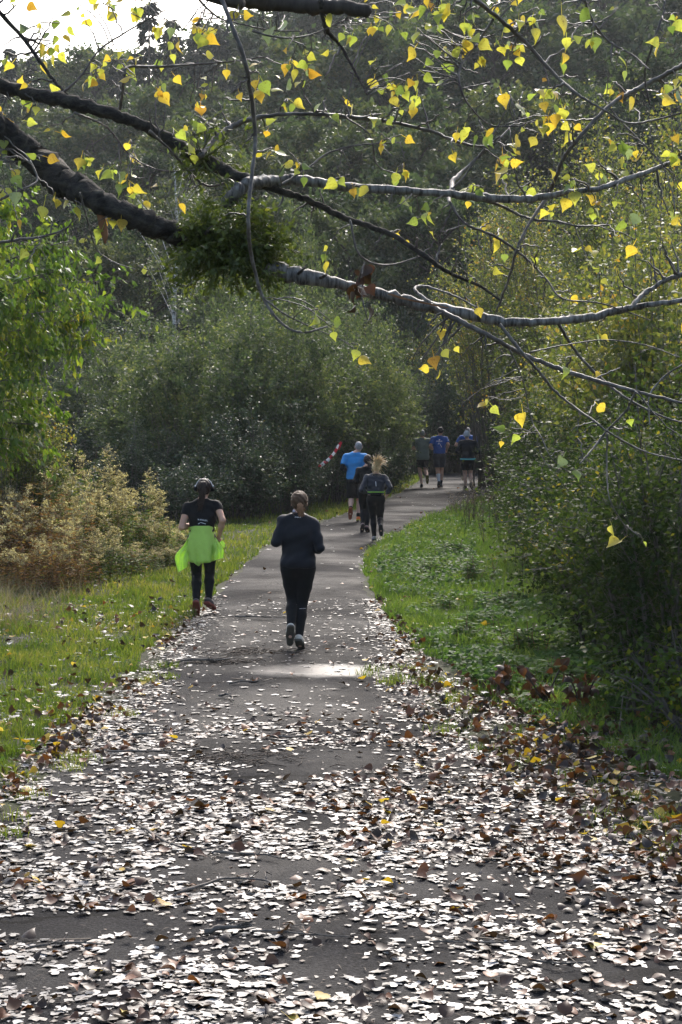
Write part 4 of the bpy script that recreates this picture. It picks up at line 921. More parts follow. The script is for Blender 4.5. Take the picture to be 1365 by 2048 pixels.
branch('branch', [(862, 612, 14), (921, 643, 13), (993, 679, 12), (1039, 705, 11), (1101, 731, 11), (1162, 752, 10), (1250, 777, 9), (1365, 806, 8), (1450, 830, 6)], m_ptwig, 8.75, 8.6, lab='long drooping branch crossing the dark hedge')
branch('branch', [(1420, 530, 14), (1365, 548, 13), (1332, 561, 12), (1290, 587, 12), (1260, 617, 10)], m_silver, 8.85)
branch('branch', [(1000, 648, 9), (1040, 700, 8), (1080, 745, 7), (1108, 780, 7), (1145, 811, 6), (1189, 842, 6), (1210, 859, 5), (1261, 890, 5), (1309, 909, 4), (1380, 924, 4)], m_ptwig, 8.7, 8.55)
branch('branch', [(1272, 782, 6), (1252, 822, 6), (1213, 863, 6), (1190, 893, 5), (1160, 927, 4)], m_silver, 8.62)
branch('branch', [(1215, 866, 5), (1214, 916, 4), (1215, 965, 4), (1221, 1002, 3), (1242, 1040, 3), (1258, 1057, 3), (1285, 1077, 2.5)], m_ptwig, 8.6)
branch('branch', [(1020, 700, 4), (1046, 760, 3.5), (1063, 838, 3.5), (1084, 876, 3), (1104, 917, 3), (1137, 944, 3)], m_ptwig, 8.68)
branch('branch', [(1110, 635, 9), (1150, 700, 8), (1200, 755, 7), (1260, 800, 6), (1330, 835, 5), (1390, 850, 4)], m_ptwig, 9.1)
branch('branch', [(860, 605, 8), (830, 580, 8), (850, 573, 7), (905, 590, 5), (960, 618, 4)], m_silver, 8.72)
branch('branch', [(700, 440, 6), (720, 510, 5), (775, 530, 4), (850, 510, 3)], m_ptwig, 8.85)
branch('branch', [(560, 372, 8), (610, 340, 6), (660, 305, 5), (720, 290, 4), (800, 285, 3)], m_ptwig, 8.75)
branch('branch', [(300, 262, 9), (340, 300, 7), (395, 360, 6), (430, 372, 5), (480, 350, 4)], m_ptwig, 8.9)
branch('branch', [(150, 225, 6), (215, 255, 5), (260, 310, 4), (320, 340, 4), (400, 340, 3)], m_ptwig, 8.9)
branch('branch', [(0, 400, 7), (40, 380, 6), (75, 360, 5), (60, 320, 5)], m_ptwig, 8.5)
branch('branch', [(-30, 490, 8), (30, 480, 7), (90, 472, 6), (135, 455, 4), (150, 430, 3)], m_ptwig, 8.4)
branch('branch', [(160, 385, 5), (175, 440, 4), (195, 500, 3), (230, 525, 3), (270, 538, 2.5)], m_ptwig, 8.6)
branch('branch', [(1165, -20, 8), (1180, 30, 7), (1215, 80, 6), (1265, 110, 5), (1300, 140, 4)], m_ptwig, 8.7)
branch('branch', [(640, 0, 16), (655, 60, 12), (680, 90, 8), (720, 160, 6), (735, 190, 4)], m_moss, 8.5)
branch('branch', [(380, -20, 6), (430, 30, 5), (470, 45, 4), (540, 60, 4), (600, 62, 3)], m_ptwig, 8.6)
branch('branch', [(1330, 20, 6), (1305, 90, 6), (1290, 150, 5), (1300, 210, 4)], m_ptwig, 8.75)
branch('branch', [(1480, 700, 7), (1400, 715, 6), (1340, 745, 5), (1300, 790, 4), (1300, 850, 3)], m_silver, 8.7)
branch('branch', [(505, 62, 6), (560, 75, 5), (620, 70, 4), (690, 40, 3)], m_ptwig, 8.4)
branch('branch', [(690, 234, 5), (740, 270, 4), (755, 330, 4), (800, 350, 3)], m_ptwig, 8.95)
branch('branch', [(1330, 334, 5), (1290, 290, 4), (1240, 240, 4), (1200, 190, 3)], m_ptwig, 9.0)
branch('branch', [(1060, 705, 4), (1130, 690, 3.5), (1210, 680, 3), (1290, 690, 3), (1360, 715, 2.5)], m_ptwig, 8.8)
# broken stub at the top with its end grain
st = branch('branch', [(360, -30, 36), (450, -8, 36), (560, 8, 35), (650, 14, 33), (738, 21, 30)], m_bark, 8.4, 8.4, k=10, lab='broken grey branch stub ending bluntly at the top', samp=False, start=(TRX, TRY, 5.6, .15))
# peeled strip of bark hanging from the thick limb
def strip(pts, w_, mat, name, lab, Y):
    Pt = np.array([at(a, b, Y) for a, b in pts]) - ORG; Wd = np.array(w_) * Y / F_PX * .5; V = []
    for p, q_ in zip(Pt, Wd):
        V += [p + [-q_, -.006, 0], p + [q_, -.012, 0], p + [q_, .006, 0], p + [-q_, .012, 0]]
    F = []
    for a in range(len(Pt) - 1):
        for b in range(4): F.append((a * 4 + b, a * 4 + (b + 1) % 4, a * 4 + 4 + (b + 1) % 4, a * 4 + 4 + b))
    F += [(0, 3, 2, 1), tuple(len(V) - 4 + np.arange(4))]
    o = obj(name, mesh(name, np.array(V), np.array(F), mat), pop); o['label'] = lab
strip([(203, 410), (202, 430), (206, 450), (210, 470), (211, 487)], [13, 15, 16, 13, 3], m_wood, 'bark_strip', 'torn orange bark strip hanging below the thick limb', 8.62)
strip([(780, 588), (810, 598), (850, 606), (895, 616)], [10, 14, 13, 8], m_wood, 'bare_wood_patch', 'orange bare wood where bark is torn off', 8.585)
# short knots on the silver branch
for a, b, c_, d_ in [(595, 550, 612, 532), (640, 556, 655, 548), (410, 470, 425, 452)]:
    branch('branch_stub', [(a, b, 9), ((a + c_) / 2, (b + d_) / 2 + 1, 8), (c_, d_, 5)], m_bark, 8.6, samp=False, k=6)

# twigs and leaves
SAMP = np.array(SAMP); s_px = 682.5 + 0 * SAMP[:, 0]
def project(P):
    v = P - np.array([0, 0, CAM_H]); z_ = v @ _fw; return 682.5 + v[:, 0] / z_ * F_PX, 1024 - (v @ _up) / z_ * F_PX
s_px, s_py = project(SAMP[:, :3])
thin = SAMP[:, 3] < .022
TW = Tubes(); LEAVES = []    # (position, tip dir, normal, size, colour)
def add_leaf(p, size=None, col=None, down=1.0):
    d_ = unit(rp.normal(0, .75, 3) + np.array([0, 0, -down])); n_ = unit(np.array([rp.normal(0, 1.0), -.8 if rp.random() < .6 else .8, rp.normal(.3, .8)]))
    n_ = unit(n_ - d_ * np.dot(n_, d_))
    LEAVES.append((p, d_, n_, size if size else rp.uniform(.036, .075), col if col is not None else float(np.clip(rp.beta(2.0, 1.7), 0, 1))))
def twig_to(px, py, nleaf=1, size=None, col=None, maxd=170, mind=8):
    dd = np.hypot(s_px - px, (s_py - py)); dd = np.where(thin, dd, dd + 25)
    a = int(np.argmin(dd))
    if dd[a] > maxd or dd[a] < mind: return False
    # leave from a point a little further back for a slanting twig
    a = int(np.clip(a + rp.integers(-5, 6), 0, len(SAMP) - 1))
    if np.hypot(s_px[a] - px, s_py[a] - py) > maxd * 1.25: a = int(np.argmin(dd))
    b = SAMP[a, :3]; e = at(px, py, b[1] + rp.normal(0, .10))
    L_ = np.linalg.norm(e - b); up_ = np.array([0, 0, 1.0]); bow = unit(rp.normal(size=3)) * L_ * .18 + up_ * L_ * rp.uniform(-.05, .22)
    C = bez(b, .5 * (b + e) + bow, e, 8); C[1:-1] += rp.normal(0, .004, (6, 3)); r0 = min(.0075, SAMP[a, 3] * .85) * rp.uniform(.6, 1.0)
    TW.add(C - ORG, np.linspace(r0, .0026, 8), k=4)
    for q_ in range(nleaf):
        c_ = C[-1] if q_ == 0 else C[rp.integers(4, 8)]
        s_ = size * .86 if (size and q_ == 0) else rp.uniform(.026, .072)
        off = np.array([rp.normal(0, .022), rp.normal(0, .03), -.02 + rp.normal(0, .012)]) if q_ else np.zeros(3)
        if q_: TW.add(np.array([c_, c_ + off]) - ORG, [.0022, .0018], k=3)
        add_leaf(c_ + off, s_, col if q_ == 0 else None)
    return True
for a in [(270, 155, .075, .25), (478, 180, .05, .2), (835, 85, .085, .25), (870, 60, .07, .7), (1000, 175, .08, .2), (1022, 195, .09, .85), (1275, 188, .095, .3), (1318, 186, .085, .25), (1350, 262, .06, .12), (1046, 812, .09, .25), (1190, 803, .07, .3), (1254, 1075, .10, .38),
          (1222, 1040, .062, .45), (1285, 1078, .035, .7), (710, 705, .075, .25), (718, 690, .06, .65), (636, 618, .085, .6), (660, 640, .07, .75), (666, 655, .05, .6), (868, 735, .06, .3), (885, 735, .06, .4), (955, 605, .06, .25), (930, 602, .045, .3), (1108, 365, .06, .4), (1142, 385, .08, .3), (905, 300, .065, .25),
          (1238, 470, .08, .75), (1280, 418, .085, .92), (1130, 720, .075, .72), (1205, 740, .055, .2), (1130, 905, .08, 1.0), (1150, 930, .07, .85), (1258, 832, .05, .75), (805, 270, .06, .2), (1040, 268, .085, .3), (1025, 280, .08, .45), (1145, 245, .05, .25), (1120, 240, .065, .45), (1230, 105, .075, .65), (1185, 60, .085, .75),
          (1340, 45, .05, .9), (1350, 200, .09, .95), (570, 30, .10, .95), (545, 40, .11, .93), (645, 30, .085, .5), (665, 100, .05, .45), (650, 195, .085, .7), (655, 225, .07, .75), (740, 228, .07, .5), (765, 228, .07, .93), (845, 435, .065, .75), (800, 460, .045, .3), (870, 480, .055, .45), (825, 492, .05, .3), (790, 350, .05, .8), (770, 368, .045, .75),
          (930, 245, .08, .5), (915, 255, .06, .3), (1070, 555, .065, .3), (1140, 585, .055, .3), (1090, 607, .05, .4), (1060, 510, .06, .6), (1010, 500, .05, .8), (940, 550, .04, .7), (870, 115, .06, .8), (835, 55, .07, .6), (1035, 40, .06, .12), (945, 10, .085, .6), (1120, 10, .11, .35), (1150, 20, .09, .9), (275, 30, .05, .4), (230, 10, .06, .3), (45, 240, .06, .6),
          (75, 205, .05, .55), (62, 165, .05, .25), (205, 130, .05, .55), (240, 120, .06, .8), (225, 110, .05, .2), (350, 80, .055, .6), (378, 55, .06, .35), (410, 70, .06, .4), (345, 145, .06, .25), (320, 160, .06, .75), (455, 130, .055, .25), (520, 150, .07, .2), (525, 125, .06, .25), (405, 110, .06, .45), (110, 30, .07, .85), (90, 60, .06, .95), (130, 395, .06, .6),
          (55, 490, .065, .6), (110, 440, .075, .85), (150, 400, .08, .5), (240, 330, .08, .95), (230, 355, .08, .9), (35, 370, .08, .93), (205, 510, .05, .6), (300, 540, .05, .6), (170, 490, .05, .55), (20, 340, .08, .85), (0, 300, .05, .3), (570, 330, .08, .96), (260, 360, .08, .4), (300, 375, .06, .25), (390, 300, .06, .6)]:
    twig_to(a[0], a[1], 1, a[2], a[3], maxd=230, mind=0)
cnt = 0
for t_ in range(4000):
    px = rp.uniform(-20, 1400); py_ = rp.uniform(-20, 960)
    w_ = 1.0 if py_ < 420 else (.40 if px > 820 and py_ < 720 else (.16 if px > 950 else (.35 if px < 240 and py_ < 560 else (.25 if px > 520 and py_ < 520 else 0))))
    if 320 < px < 620 and 390 < py_: w_ = 0
    if 200 < py_ < 330 and 0 < px < 250: w_ *= .6
    if rp.random() > w_ * .5: continue
    ok = twig_to(px, py_, int(rp.choice([0, 0, 1, 2, 3, 4, 5])) if py_ < 430 else int(rp.choice([0, 0, 1, 2, 3])), maxd=120, mind=18)
    cnt += ok
    if len(LEAVES) > 640: break
for t_ in range(1500):        # bare twigs, mostly on the right
    px = rp.uniform(150, 1400); py_ = rp.uniform(-10, 930)
    w_ = .5 if py_ < 450 else (1.0 if px > 820 and py_ < 900 else (.3 if px > 560 and py_ < 540 else 0))
    if rp.random() < w_ * .35: twig_to(px, py_, 0, maxd=150, mind=25)
tw_o = obj('twigs', TW.mesh('twigs', m_ptwig), pop); tw_o['kind'] = 'stuff'
shapes = [poplar_template(.22, .25, True), poplar_template(-.25, .5, True), poplar_template(.7, -.2, True), poplar_template(.15, .9, True)]
pl_mesh = {}
for sh in range(4):
    for cv in range(12):
        pl_mesh[(sh, cv)] = mesh('leaf', shapes[sh][0], shapes[sh][1], m_pleaf, rnd=np.full(len(shapes[sh][1]), (cv + .5) / 12))
LEAVES_IN = sorted(LEAVES, key=lambda q_: -q_[3])
rest = []
for idx, (p, d_, n_, s_, c_) in enumerate(LEAVES_IN):
    if idx >= 300: rest.append((p, d_, n_, s_, c_)); continue
    ob = obj('leaf', pl_mesh[(idx % 4, int(min(c_ * 12, 11)))], pop)
    S_ = np.cross(n_, d_); M_ = np.column_stack([d_, S_, n_]) * s_; q_ = p - ORG + d_ * s_ * .5
    ob.matrix_local = Matrix([[*M_[0], q_[0]], [*M_[1], q_[1]], [*M_[2], q_[2]], [0, 0, 0, 1]])
# crown above and behind the camera's view, plus the small remaining leaves
if rest:
    Pq = np.array([r_[0] for r_ in rest]); Dq = np.array([r_[1] for r_ in rest]); Nq = np.array([r_[2] for r_ in rest]); sq = np.array([r_[3] for r_ in rest])
    V, F, kf = leaf_soup(Pq - ORG + Dq * sq[:, None] * .5, Dq, Nq, sq, shapes[0])
    o = obj('foliage', mesh('foliage', V, F, m_pleaf, rnd=np.repeat([r_[4] for r_ in rest], kf)), pop); o['kind'] = 'stuff'
r_ = np.random.default_rng(77); lb = tree_limbs(r_, 12.5, 3.6, 6.6, 26, rise=.6)
V, F, rn, tw = foliage(r_, *lb, ntw=9, nlf=9, lsize=.085, twl=.7, inner=.35, hang=.8, out_c=np.array([0, 0, 8.0]))
o = obj('upper_foliage', mesh('upper_foliage', V, F, m_pleaf, rnd=rn * .9), pop); o['kind'] = 'stuff'
T = Tubes()
for x in range(len(lb[0])): T.add(bez(lb[0][x], lb[1][x], lb[2][x]), np.linspace(.06, .012, 6), k=5)
o = obj('upper_branches', T.mesh('upper_branches', m_moss), pop); o['kind'] = 'stuff'
# withered leaves caught on the silver branch
for a in range(16):
    q_ = at(rp.normal(722, 13), rp.uniform(528, 630), 8.6 + rp.normal(0, .03)) - ORG
    ob = obj('withered_leaf', single[(1, a % 3, a % 3)], pop); d_ = unit(rp.normal(0, .5, 3) + np.array([0, 0, -1])); n_ = unit(np.cross(d_, rp.normal(size=3))); M_ = np.column_stack([d_, np.cross(n_, d_), n_]) * rp.uniform(.05, .08)
    ob.matrix_local = Matrix([[*M_[0], q_[0]], [*M_[1], q_[1]], [*M_[2], q_[2]], [0, 0, 0, 1]])
branch('branch', [(715, 576, 5), (722, 545, 4), (730, 525, 3)], m_ptwig, 8.6, samp=False); branch('branch', [(722, 580, 5), (728, 610, 4), (735, 640, 3)], m_ptwig, 8.6, samp=False)

# ------------------------------------------------------------------ mistletoe
m_mist = leaf_mat('mistletoe_leaf', [(0, (.040, .056, .012)), (.6, (.085, .112, .024)), (.92, (.14, .165, .036)), (1, (.30, .27, .05))], trans=.45, rough=.4, spec=.45)
m_mstem = noise_mat('mistletoe_stem', [(.3, (.045, .05, .012)), (.7, (.11, .12, .03))], scale=10, rough=.6, bump=0)
def mistletoe(c0, tips, seed, ntw, nlf, lab, r0=.006, Y=8.62):
    r_ = np.random.default_rng(seed); c_ = at(*c0, Y); root = empty('mistletoe', c_)
    Tt = np.array([at(a, b, Y + r_.normal(0, .10)) for a, b in tips]) - c_; B = np.zeros_like(Tt) + r_.normal(0, .012, Tt.shape); Cc = .5 * Tt + r_.normal(0, .03, Tt.shape)
    V, F, rn, (O, E) = foliage(r_, B, Cc, Tt, ntw=ntw, nlf=nlf, lsize=.037, twl=.095, inner=.2, up=-.1, hang=.35, flat=.2, jit=.012, out_c=np.zeros(3), tpl=(LEAF4[0] * np.array([1, .62, 1]), LEAF4[1]))
    obj('leaves', mesh('leaves', V, F, m_mist, rnd=rn), root)
    T = Tubes()
    for x in range(len(B)): T.add(bez(B[x], Cc[x], Tt[x]), np.linspace(r0, .002, 6), k=4)
    for x in range(len(O)): T.add(np.array([O[x], E[x]]), [.002, .0012], k=3)
    obj('stems', T.mesh('stems', m_mstem), root); tag(root, lab, 'mistletoe', 'mistletoe on the poplar limbs')
an = rp.uniform(0, 2 * math.pi, 80); rr = np.sqrt(rp.random(80)) * (1 + .22 * np.sin(3 * an) + .15 * np.sin(7 * an + 1))
mistletoe((455, 480), [(462 + 118 * a * math.cos(b), 484 + 92 * a * math.sin(b)) for a, b in zip(rr, an)] + [(560, 450), (585, 480), (560, 520), (540, 560), (370, 540), (385, 575), (480, 590), (520, 585), (350, 500), (345, 560), (420, 575)], 601, 9, 8, 'dense dark green mistletoe ball on the thick limb')
mistletoe((405, 322), [(395, 265), (430, 250), (455, 275), (475, 300), (480, 330), (420, 300), (440, 330), (370, 340), (400, 370), (455, 365), (350, 300), (500, 350), (410, 240), (490, 270)], 602, 5, 5, 'sparser mistletoe tuft above the dense ball', Y=8.85)

# ------------------------------------------------------------------ red and white barrier tape hanging in the bush
def tape_mat():
    m, n, l, out = newmat('striped_tape')
    a = n.new('ShaderNodeAttribute'); a.attribute_name = 'rnd'; r = ramp(n, [(0, (.62, .035, .05)), (.5, (.85, .84, .82))], 'CONSTANT'); l.new(a.outputs['Fac'], r.inputs[0])
    p = n.new('ShaderNodeBsdfPrincipled'); p.inputs['Roughness'].default_value = .35; l.new(r.outputs[0], p.inputs['Base Color']); t = n.new('ShaderNodeBsdfTranslucent'); l.new(r.outputs[0], t.inputs[0]); mx = n.new('ShaderNodeMixShader'); mx.inputs[0].default_value = .3
    l.new(p.outputs[0], mx.inputs[1]); l.new(t.outputs[0], mx.inputs[2]); l.new(mx.outputs[0], out.inputs[0]); return m
YT = 42.4
p0 = at(637, 934, YT); p1 = at(683, 882, YT); root = empty('barrier_tape', p0); mt = tape_mat()
ns = 36; s = np.linspace(0, 1, ns + 1); Pc = (p1 - p0)[None] * s[:, None] + np.array([.03, 0, -.07]) * (np.sin(s * math.pi))[:, None]
sd_ = unit(np.cross(p1 - p0, [0, 1, 0])); wd = .046 * np.interp(s, [0, .06, .2, .6, .85, .95, 1], [.1, .8, 1, .7, .8, .4, .08])
tw = .5 * np.sin(s * 5)
Va = Pc + sd_ * wd[:, None] + np.array([0, 1, 0]) * (wd * tw)[:, None]; Vb = Pc - sd_ * wd[:, None] - np.array([0, 1, 0]) * (wd * tw)[:, None]
th = np.array([0, .004, 0]); V = np.vstack([Va, Vb, Va + th, Vb + th]); m_ = ns + 1; a = np.arange(ns)
F = np.vstack([np.stack([a, a + 1, m_ + a + 1, m_ + a], -1), np.stack([2 * m_ + a, 3 * m_ + a, 3 * m_ + a + 1, 2 * m_ + a + 1], -1), np.stack([a, 2 * m_ + a, 2 * m_ + a + 1, a + 1], -1), np.stack([m_ + a, m_ + a + 1, 3 * m_ + a + 1, 3 * m_ + a], -1)])
rn = np.tile(((a // 4) % 2).astype(float), 4); rn[rn > 0] = .9
obj('ribbon', mesh('ribbon', V, F, mt, rnd=rn), root)
e0 = Pc[-3]; V2 = np.array([e0, e0 + [.05, 0, .02], e0 + [-.02, -.02, -.17], e0 + [-.06, -.02, -.15]]); V2 = np.vstack([V2, V2 + th]); obj('loose_end', mesh('loose_end', V2, np.array([(0, 1, 2, 3), (7, 6, 5, 4), (0, 4, 5, 1), (2, 6, 7, 3)]), mt, rnd=np.zeros(4)), root)
tag(root, 'red and white striped barrier tape slung diagonally in front of the bush', 'tape')
# ------------------------------------------------------------------ runners: bodies as one smooth surface from blended tapered limbs
def surface_net(f, lo, h):
    """closed quad surface where the sampled field f crosses zero"""
    s = f < 0; nx_, ny_, nz_ = f.shape
    cnt_ = np.zeros((nx_ - 1, ny_ - 1, nz_ - 1)); acc = np.zeros((nx_ - 1, ny_ - 1, nz_ - 1, 3))
    c8 = [(a, b, c) for a in (0, 1) for b in (0, 1) for c in (0, 1)]
    sl = lambda A, o: A[o[0]:o[0] + nx_ - 1, o[1]:o[1] + ny_ - 1, o[2]:o[2] + nz_ - 1]
    for ax in range(3):
        for o in c8:
            if o[ax]: continue
            o2 = list(o); o2[ax] = 1
            fa, fb = sl(f, o), sl(f, o2); x = sl(s, o) != sl(s, o2)
            t = np.where(x, fa / np.where(fa == fb, 1, fa - fb), 0)
            for d in range(3): acc[..., d] += np.where(x, (o[d] if d != ax else t), 0)
            cnt_ += x
    act = cnt_ > 0; idx = -np.ones(act.shape, dtype=np.int64); idx[act] = np.arange(act.sum())
    I = np.argwhere(act); V = (I + acc[act] / cnt_[act][:, None]) * h + lo
    Fs = []
    for ax in range(3):
        b, c = [(1, 2), (2, 0), (0, 1)][ax]
        s0 = [slice(None)] * 3; s1 = [slice(None)] * 3; s0[ax] = slice(0, -1); s1[ax] = slice(1, None)
        A, B = s[tuple(s0)], s[tuple(s1)]; E = np.argwhere(A != B)
        E = E[(E[:, b] > 0) & (E[:, c] > 0) & (E[:, b] < f.shape[b] - 1) & (E[:, c] < f.shape[c] - 1)]
        if not len(E): continue
        fl = A[tuple(E.T)]
        q = []
        for db, dc in ((1, 1), (0, 1), (0, 0), (1, 0)):
            e = E.copy(); e[:, b] -= db; e[:, c] -= dc; q.append(idx[tuple(e.T)])
        q = np.stack(q, -1); q[~fl] = q[~fl][:, ::-1]; Fs.append(q)
    return V, np.vstack(Fs)
class Field:
    def __init__(self, prims, h, pad=.06):
        pts = np.array([p[0] for p in prims] + [p[1] for p in prims]); r = max(max(p[2], p[3]) for p in prims)
        self.lo = pts.min(0) - r * 1.5 - pad; hi = pts.max(0) + r * 1.5 + pad; self.h = h
        n = np.ceil((hi - self.lo) / h).astype(int) + 1
        self.ax = [self.lo[d] + h * np.arange(n[d]) for d in range(3)]
        self.f = np.full(n, .5)
        for p in prims: self.add(*p)
    def grid(self, sl): return np.meshgrid(self.ax[0][sl[0]], self.ax[1][sl[1]], self.ax[2][sl[2]], indexing='ij')
    def add(self, a, b, ra, rb, sq=(1, 1, 1), k=.02):
        """blend in a tapered capsule a-b; sq squashes the cross section per axis"""
        a = np.array(a, float); b = np.array(b, float); sq = np.array(sq, float); m = max(ra, rb) * max(1, sq.max()) + k + .03
        lo = np.minimum(a, b) - m; hi = np.maximum(a, b) + m; sl = []
        for d in range(3):
            i0 = max(int((lo[d] - self.lo[d]) / self.h), 0); i1 = min(int((hi[d] - self.lo[d]) / self.h) + 2, self.f.shape[d]); sl.append(slice(i0, i1))
        G = np.stack(self.grid(sl), -1)
        mid = .5 * (a + b); G = (G - mid) / sq; A = (a - mid) / sq; B = (b - mid) / sq
        ab = B - A; t = np.clip(((G - A) @ ab) / max(ab @ ab, 1e-9), 0, 1)
        d = (np.linalg.norm(G - A - t[..., None] * ab, axis=-1) - (ra + (rb - ra) * t)) * sq.min()
        o = self.f[tuple(sl)]; hh = np.clip(.5 + .5 * (o - d) / k, 0, 1); self.f[tuple(sl)] = o * (1 - hh) + d * hh - k * hh * (1 - hh)
        return self
    def clip(self, pt, nrm):
        G = self.grid([slice(None)] * 3); n = unit(np.array(nrm, float)); d = (G[0] - pt[0]) * n[0] + (G[1] - pt[1]) * n[1] + (G[2] - pt[2]) * n[2]
        self.f = np.maximum(self.f, d); return self
    def wrinkle(self, amp, sc, seed=0):
        X_, Y_, Z_ = self.grid([slice(None)] * 3); r = np.random.default_rng(seed); w_ = 0
        for q in range(5):
            k_ = r.normal(size=3) * sc * (1, 1, 1.6); w_ = w_ + np.sin(k_[0] * X_ + k_[1] * Y_ + k_[2] * Z_ + r.uniform(0, 6))
        self.f = self.f + amp * w_ / 2; return self
    def mesh(self, name, mat):
        V, F = surface_net(self.f, self.lo, self.h); return mesh(name, V, F, mat, smooth=True)
def skin_mat(name, c): 
    m = noise_mat(name, [(.3, tuple(np.array(c) * .85)), (.7, tuple(np.array(c) * 1.1))], scale=12, rough=.55, bump=.05, spec=.35)
    p = [x for x in m.node_tree.nodes if x.type == 'BSDF_PRINCIPLED'][0]; p.inputs['Subsurface Weight'].default_value = .12; p.inputs['Subsurface Radius'].default_value = (.02, .008, .004); return m
m_skin = skin_mat('skin_light', (.60, .35, .25)); m_skin2 = skin_mat('skin_tan', (.54, .30, .20))
m_black = cloth_mat('fabric_black', (.006, .006, .007), rough=.75, spec=.15, sheen=.03); m_navy = cloth_mat('fabric_navy', (.006, .0075, .012), rough=.65, spec=.2, sheen=.05); m_char = cloth_mat('fabric_charcoal', (.026, .028, .038), rough=.7)
m_lime = cloth_mat('fabric_lime', (.68, .92, .20), rough=.6, var=.05, trans=.45); m_azure = cloth_mat('fabric_azure', (.035, .25, .56), var=.1, trans=.12); m_royal = cloth_mat('fabric_royal_blue', (.016, .085, .33), var=.15, trans=.1)
for _n in m_lime.node_tree.nodes:
    if _n.type == 'BUMP': _n.inputs['Strength'].default_value = .9; _n.inputs['Distance'].default_value = .03
m_sage = cloth_mat('fabric_grey_green', (.165, .185, .15), var=.12, trans=.08); m_white = cloth_mat('fabric_white', (.70, .70, .70), var=.05); m_turq = cloth_mat('fabric_turquoise', (.12, .50, .52), var=.05); m_dgrey = cloth_mat('fabric_dark_grey', (.045, .045, .055))
m_hairb = noise_mat('hair_brown', [(.3, (.014, .009, .007)), (.7, (.055, .034, .027))], scale=40, rough=.42, bump=.5, stretch=(3, 3, .4), spec=.15); m_hairl = noise_mat('hair_light_brown', [(.3, (.045, .025, .014)), (.7, (.13, .075, .042))], scale=40, rough=.55, bump=.5, stretch=(3, 3, .4), spec=.15)
m_hairy = noise_mat('hair_blonde', [(.3, (.48, .31, .13)), (.7, (.82, .62, .34))], scale=30, rough=.4, bump=.3, spec=.5); m_hairg = noise_mat('hair_grey', [(.3, (.16, .15, .15)), (.7, (.36, .35, .35))], scale=60, rough=.6, bump=.5)
m_tail = noise_mat('hair_ponytail_auburn', [(.3, (.14, .065, .03)), (.7, (.30, .155, .075))], scale=40, rough=.5, bump=.4, stretch=(3, 3, .4), spec=.2)
m_knit = noise_mat('knit_grey', [(.3, (.30, .30, .30)), (.7, (.58, .58, .58))], scale=50, rough=.9, bump=.8)
m_silver_p = noise_mat('plastic_silver', [(.3, (.45, .45, .46)), (.7, (.6, .6, .61))], scale=8, rough=.3, bump=0, spec=.6); m_print = cloth_mat('print_white', (.75, .75, .76), var=.1, sheen=0); m_belt = cloth_mat('belt_lime', (.30, .62, .05), var=.05)
def shoe_mats(n, up, sole): return cloth_mat('shoe_upper_' + n, up, rough=.6), noise_mat('shoe_sole_' + n, [(.3, tuple(np.array(sole) * .7)), (.7, sole)], scale=30, rough=.7, bump=.3)
S_cream = shoe_mats('cream', (.50, .47, .40), (.10, .085, .065)); S_black = shoe_mats('black', (.02, .02, .022), (.03, .03, .03)); S_red = shoe_mats('dark_red', (.035, .03, .032), (.22, .05, .035)); S_orange = shoe_mats('orange', (.75, .17, .03), (.70, .52, .05)); S_grey = shoe_mats('grey', (.22, .21, .22), (.04, .04, .04)); S_mauve = shoe_mats('mauve', (.26, .15, .14), (.05, .035, .035)); S_olive = shoe_mats('olive', (.16, .13, .03), (.20, .16, .03)); S_dark_or = shoe_mats('dark_orange', (.08, .06, .05), (.28, .07, .03))

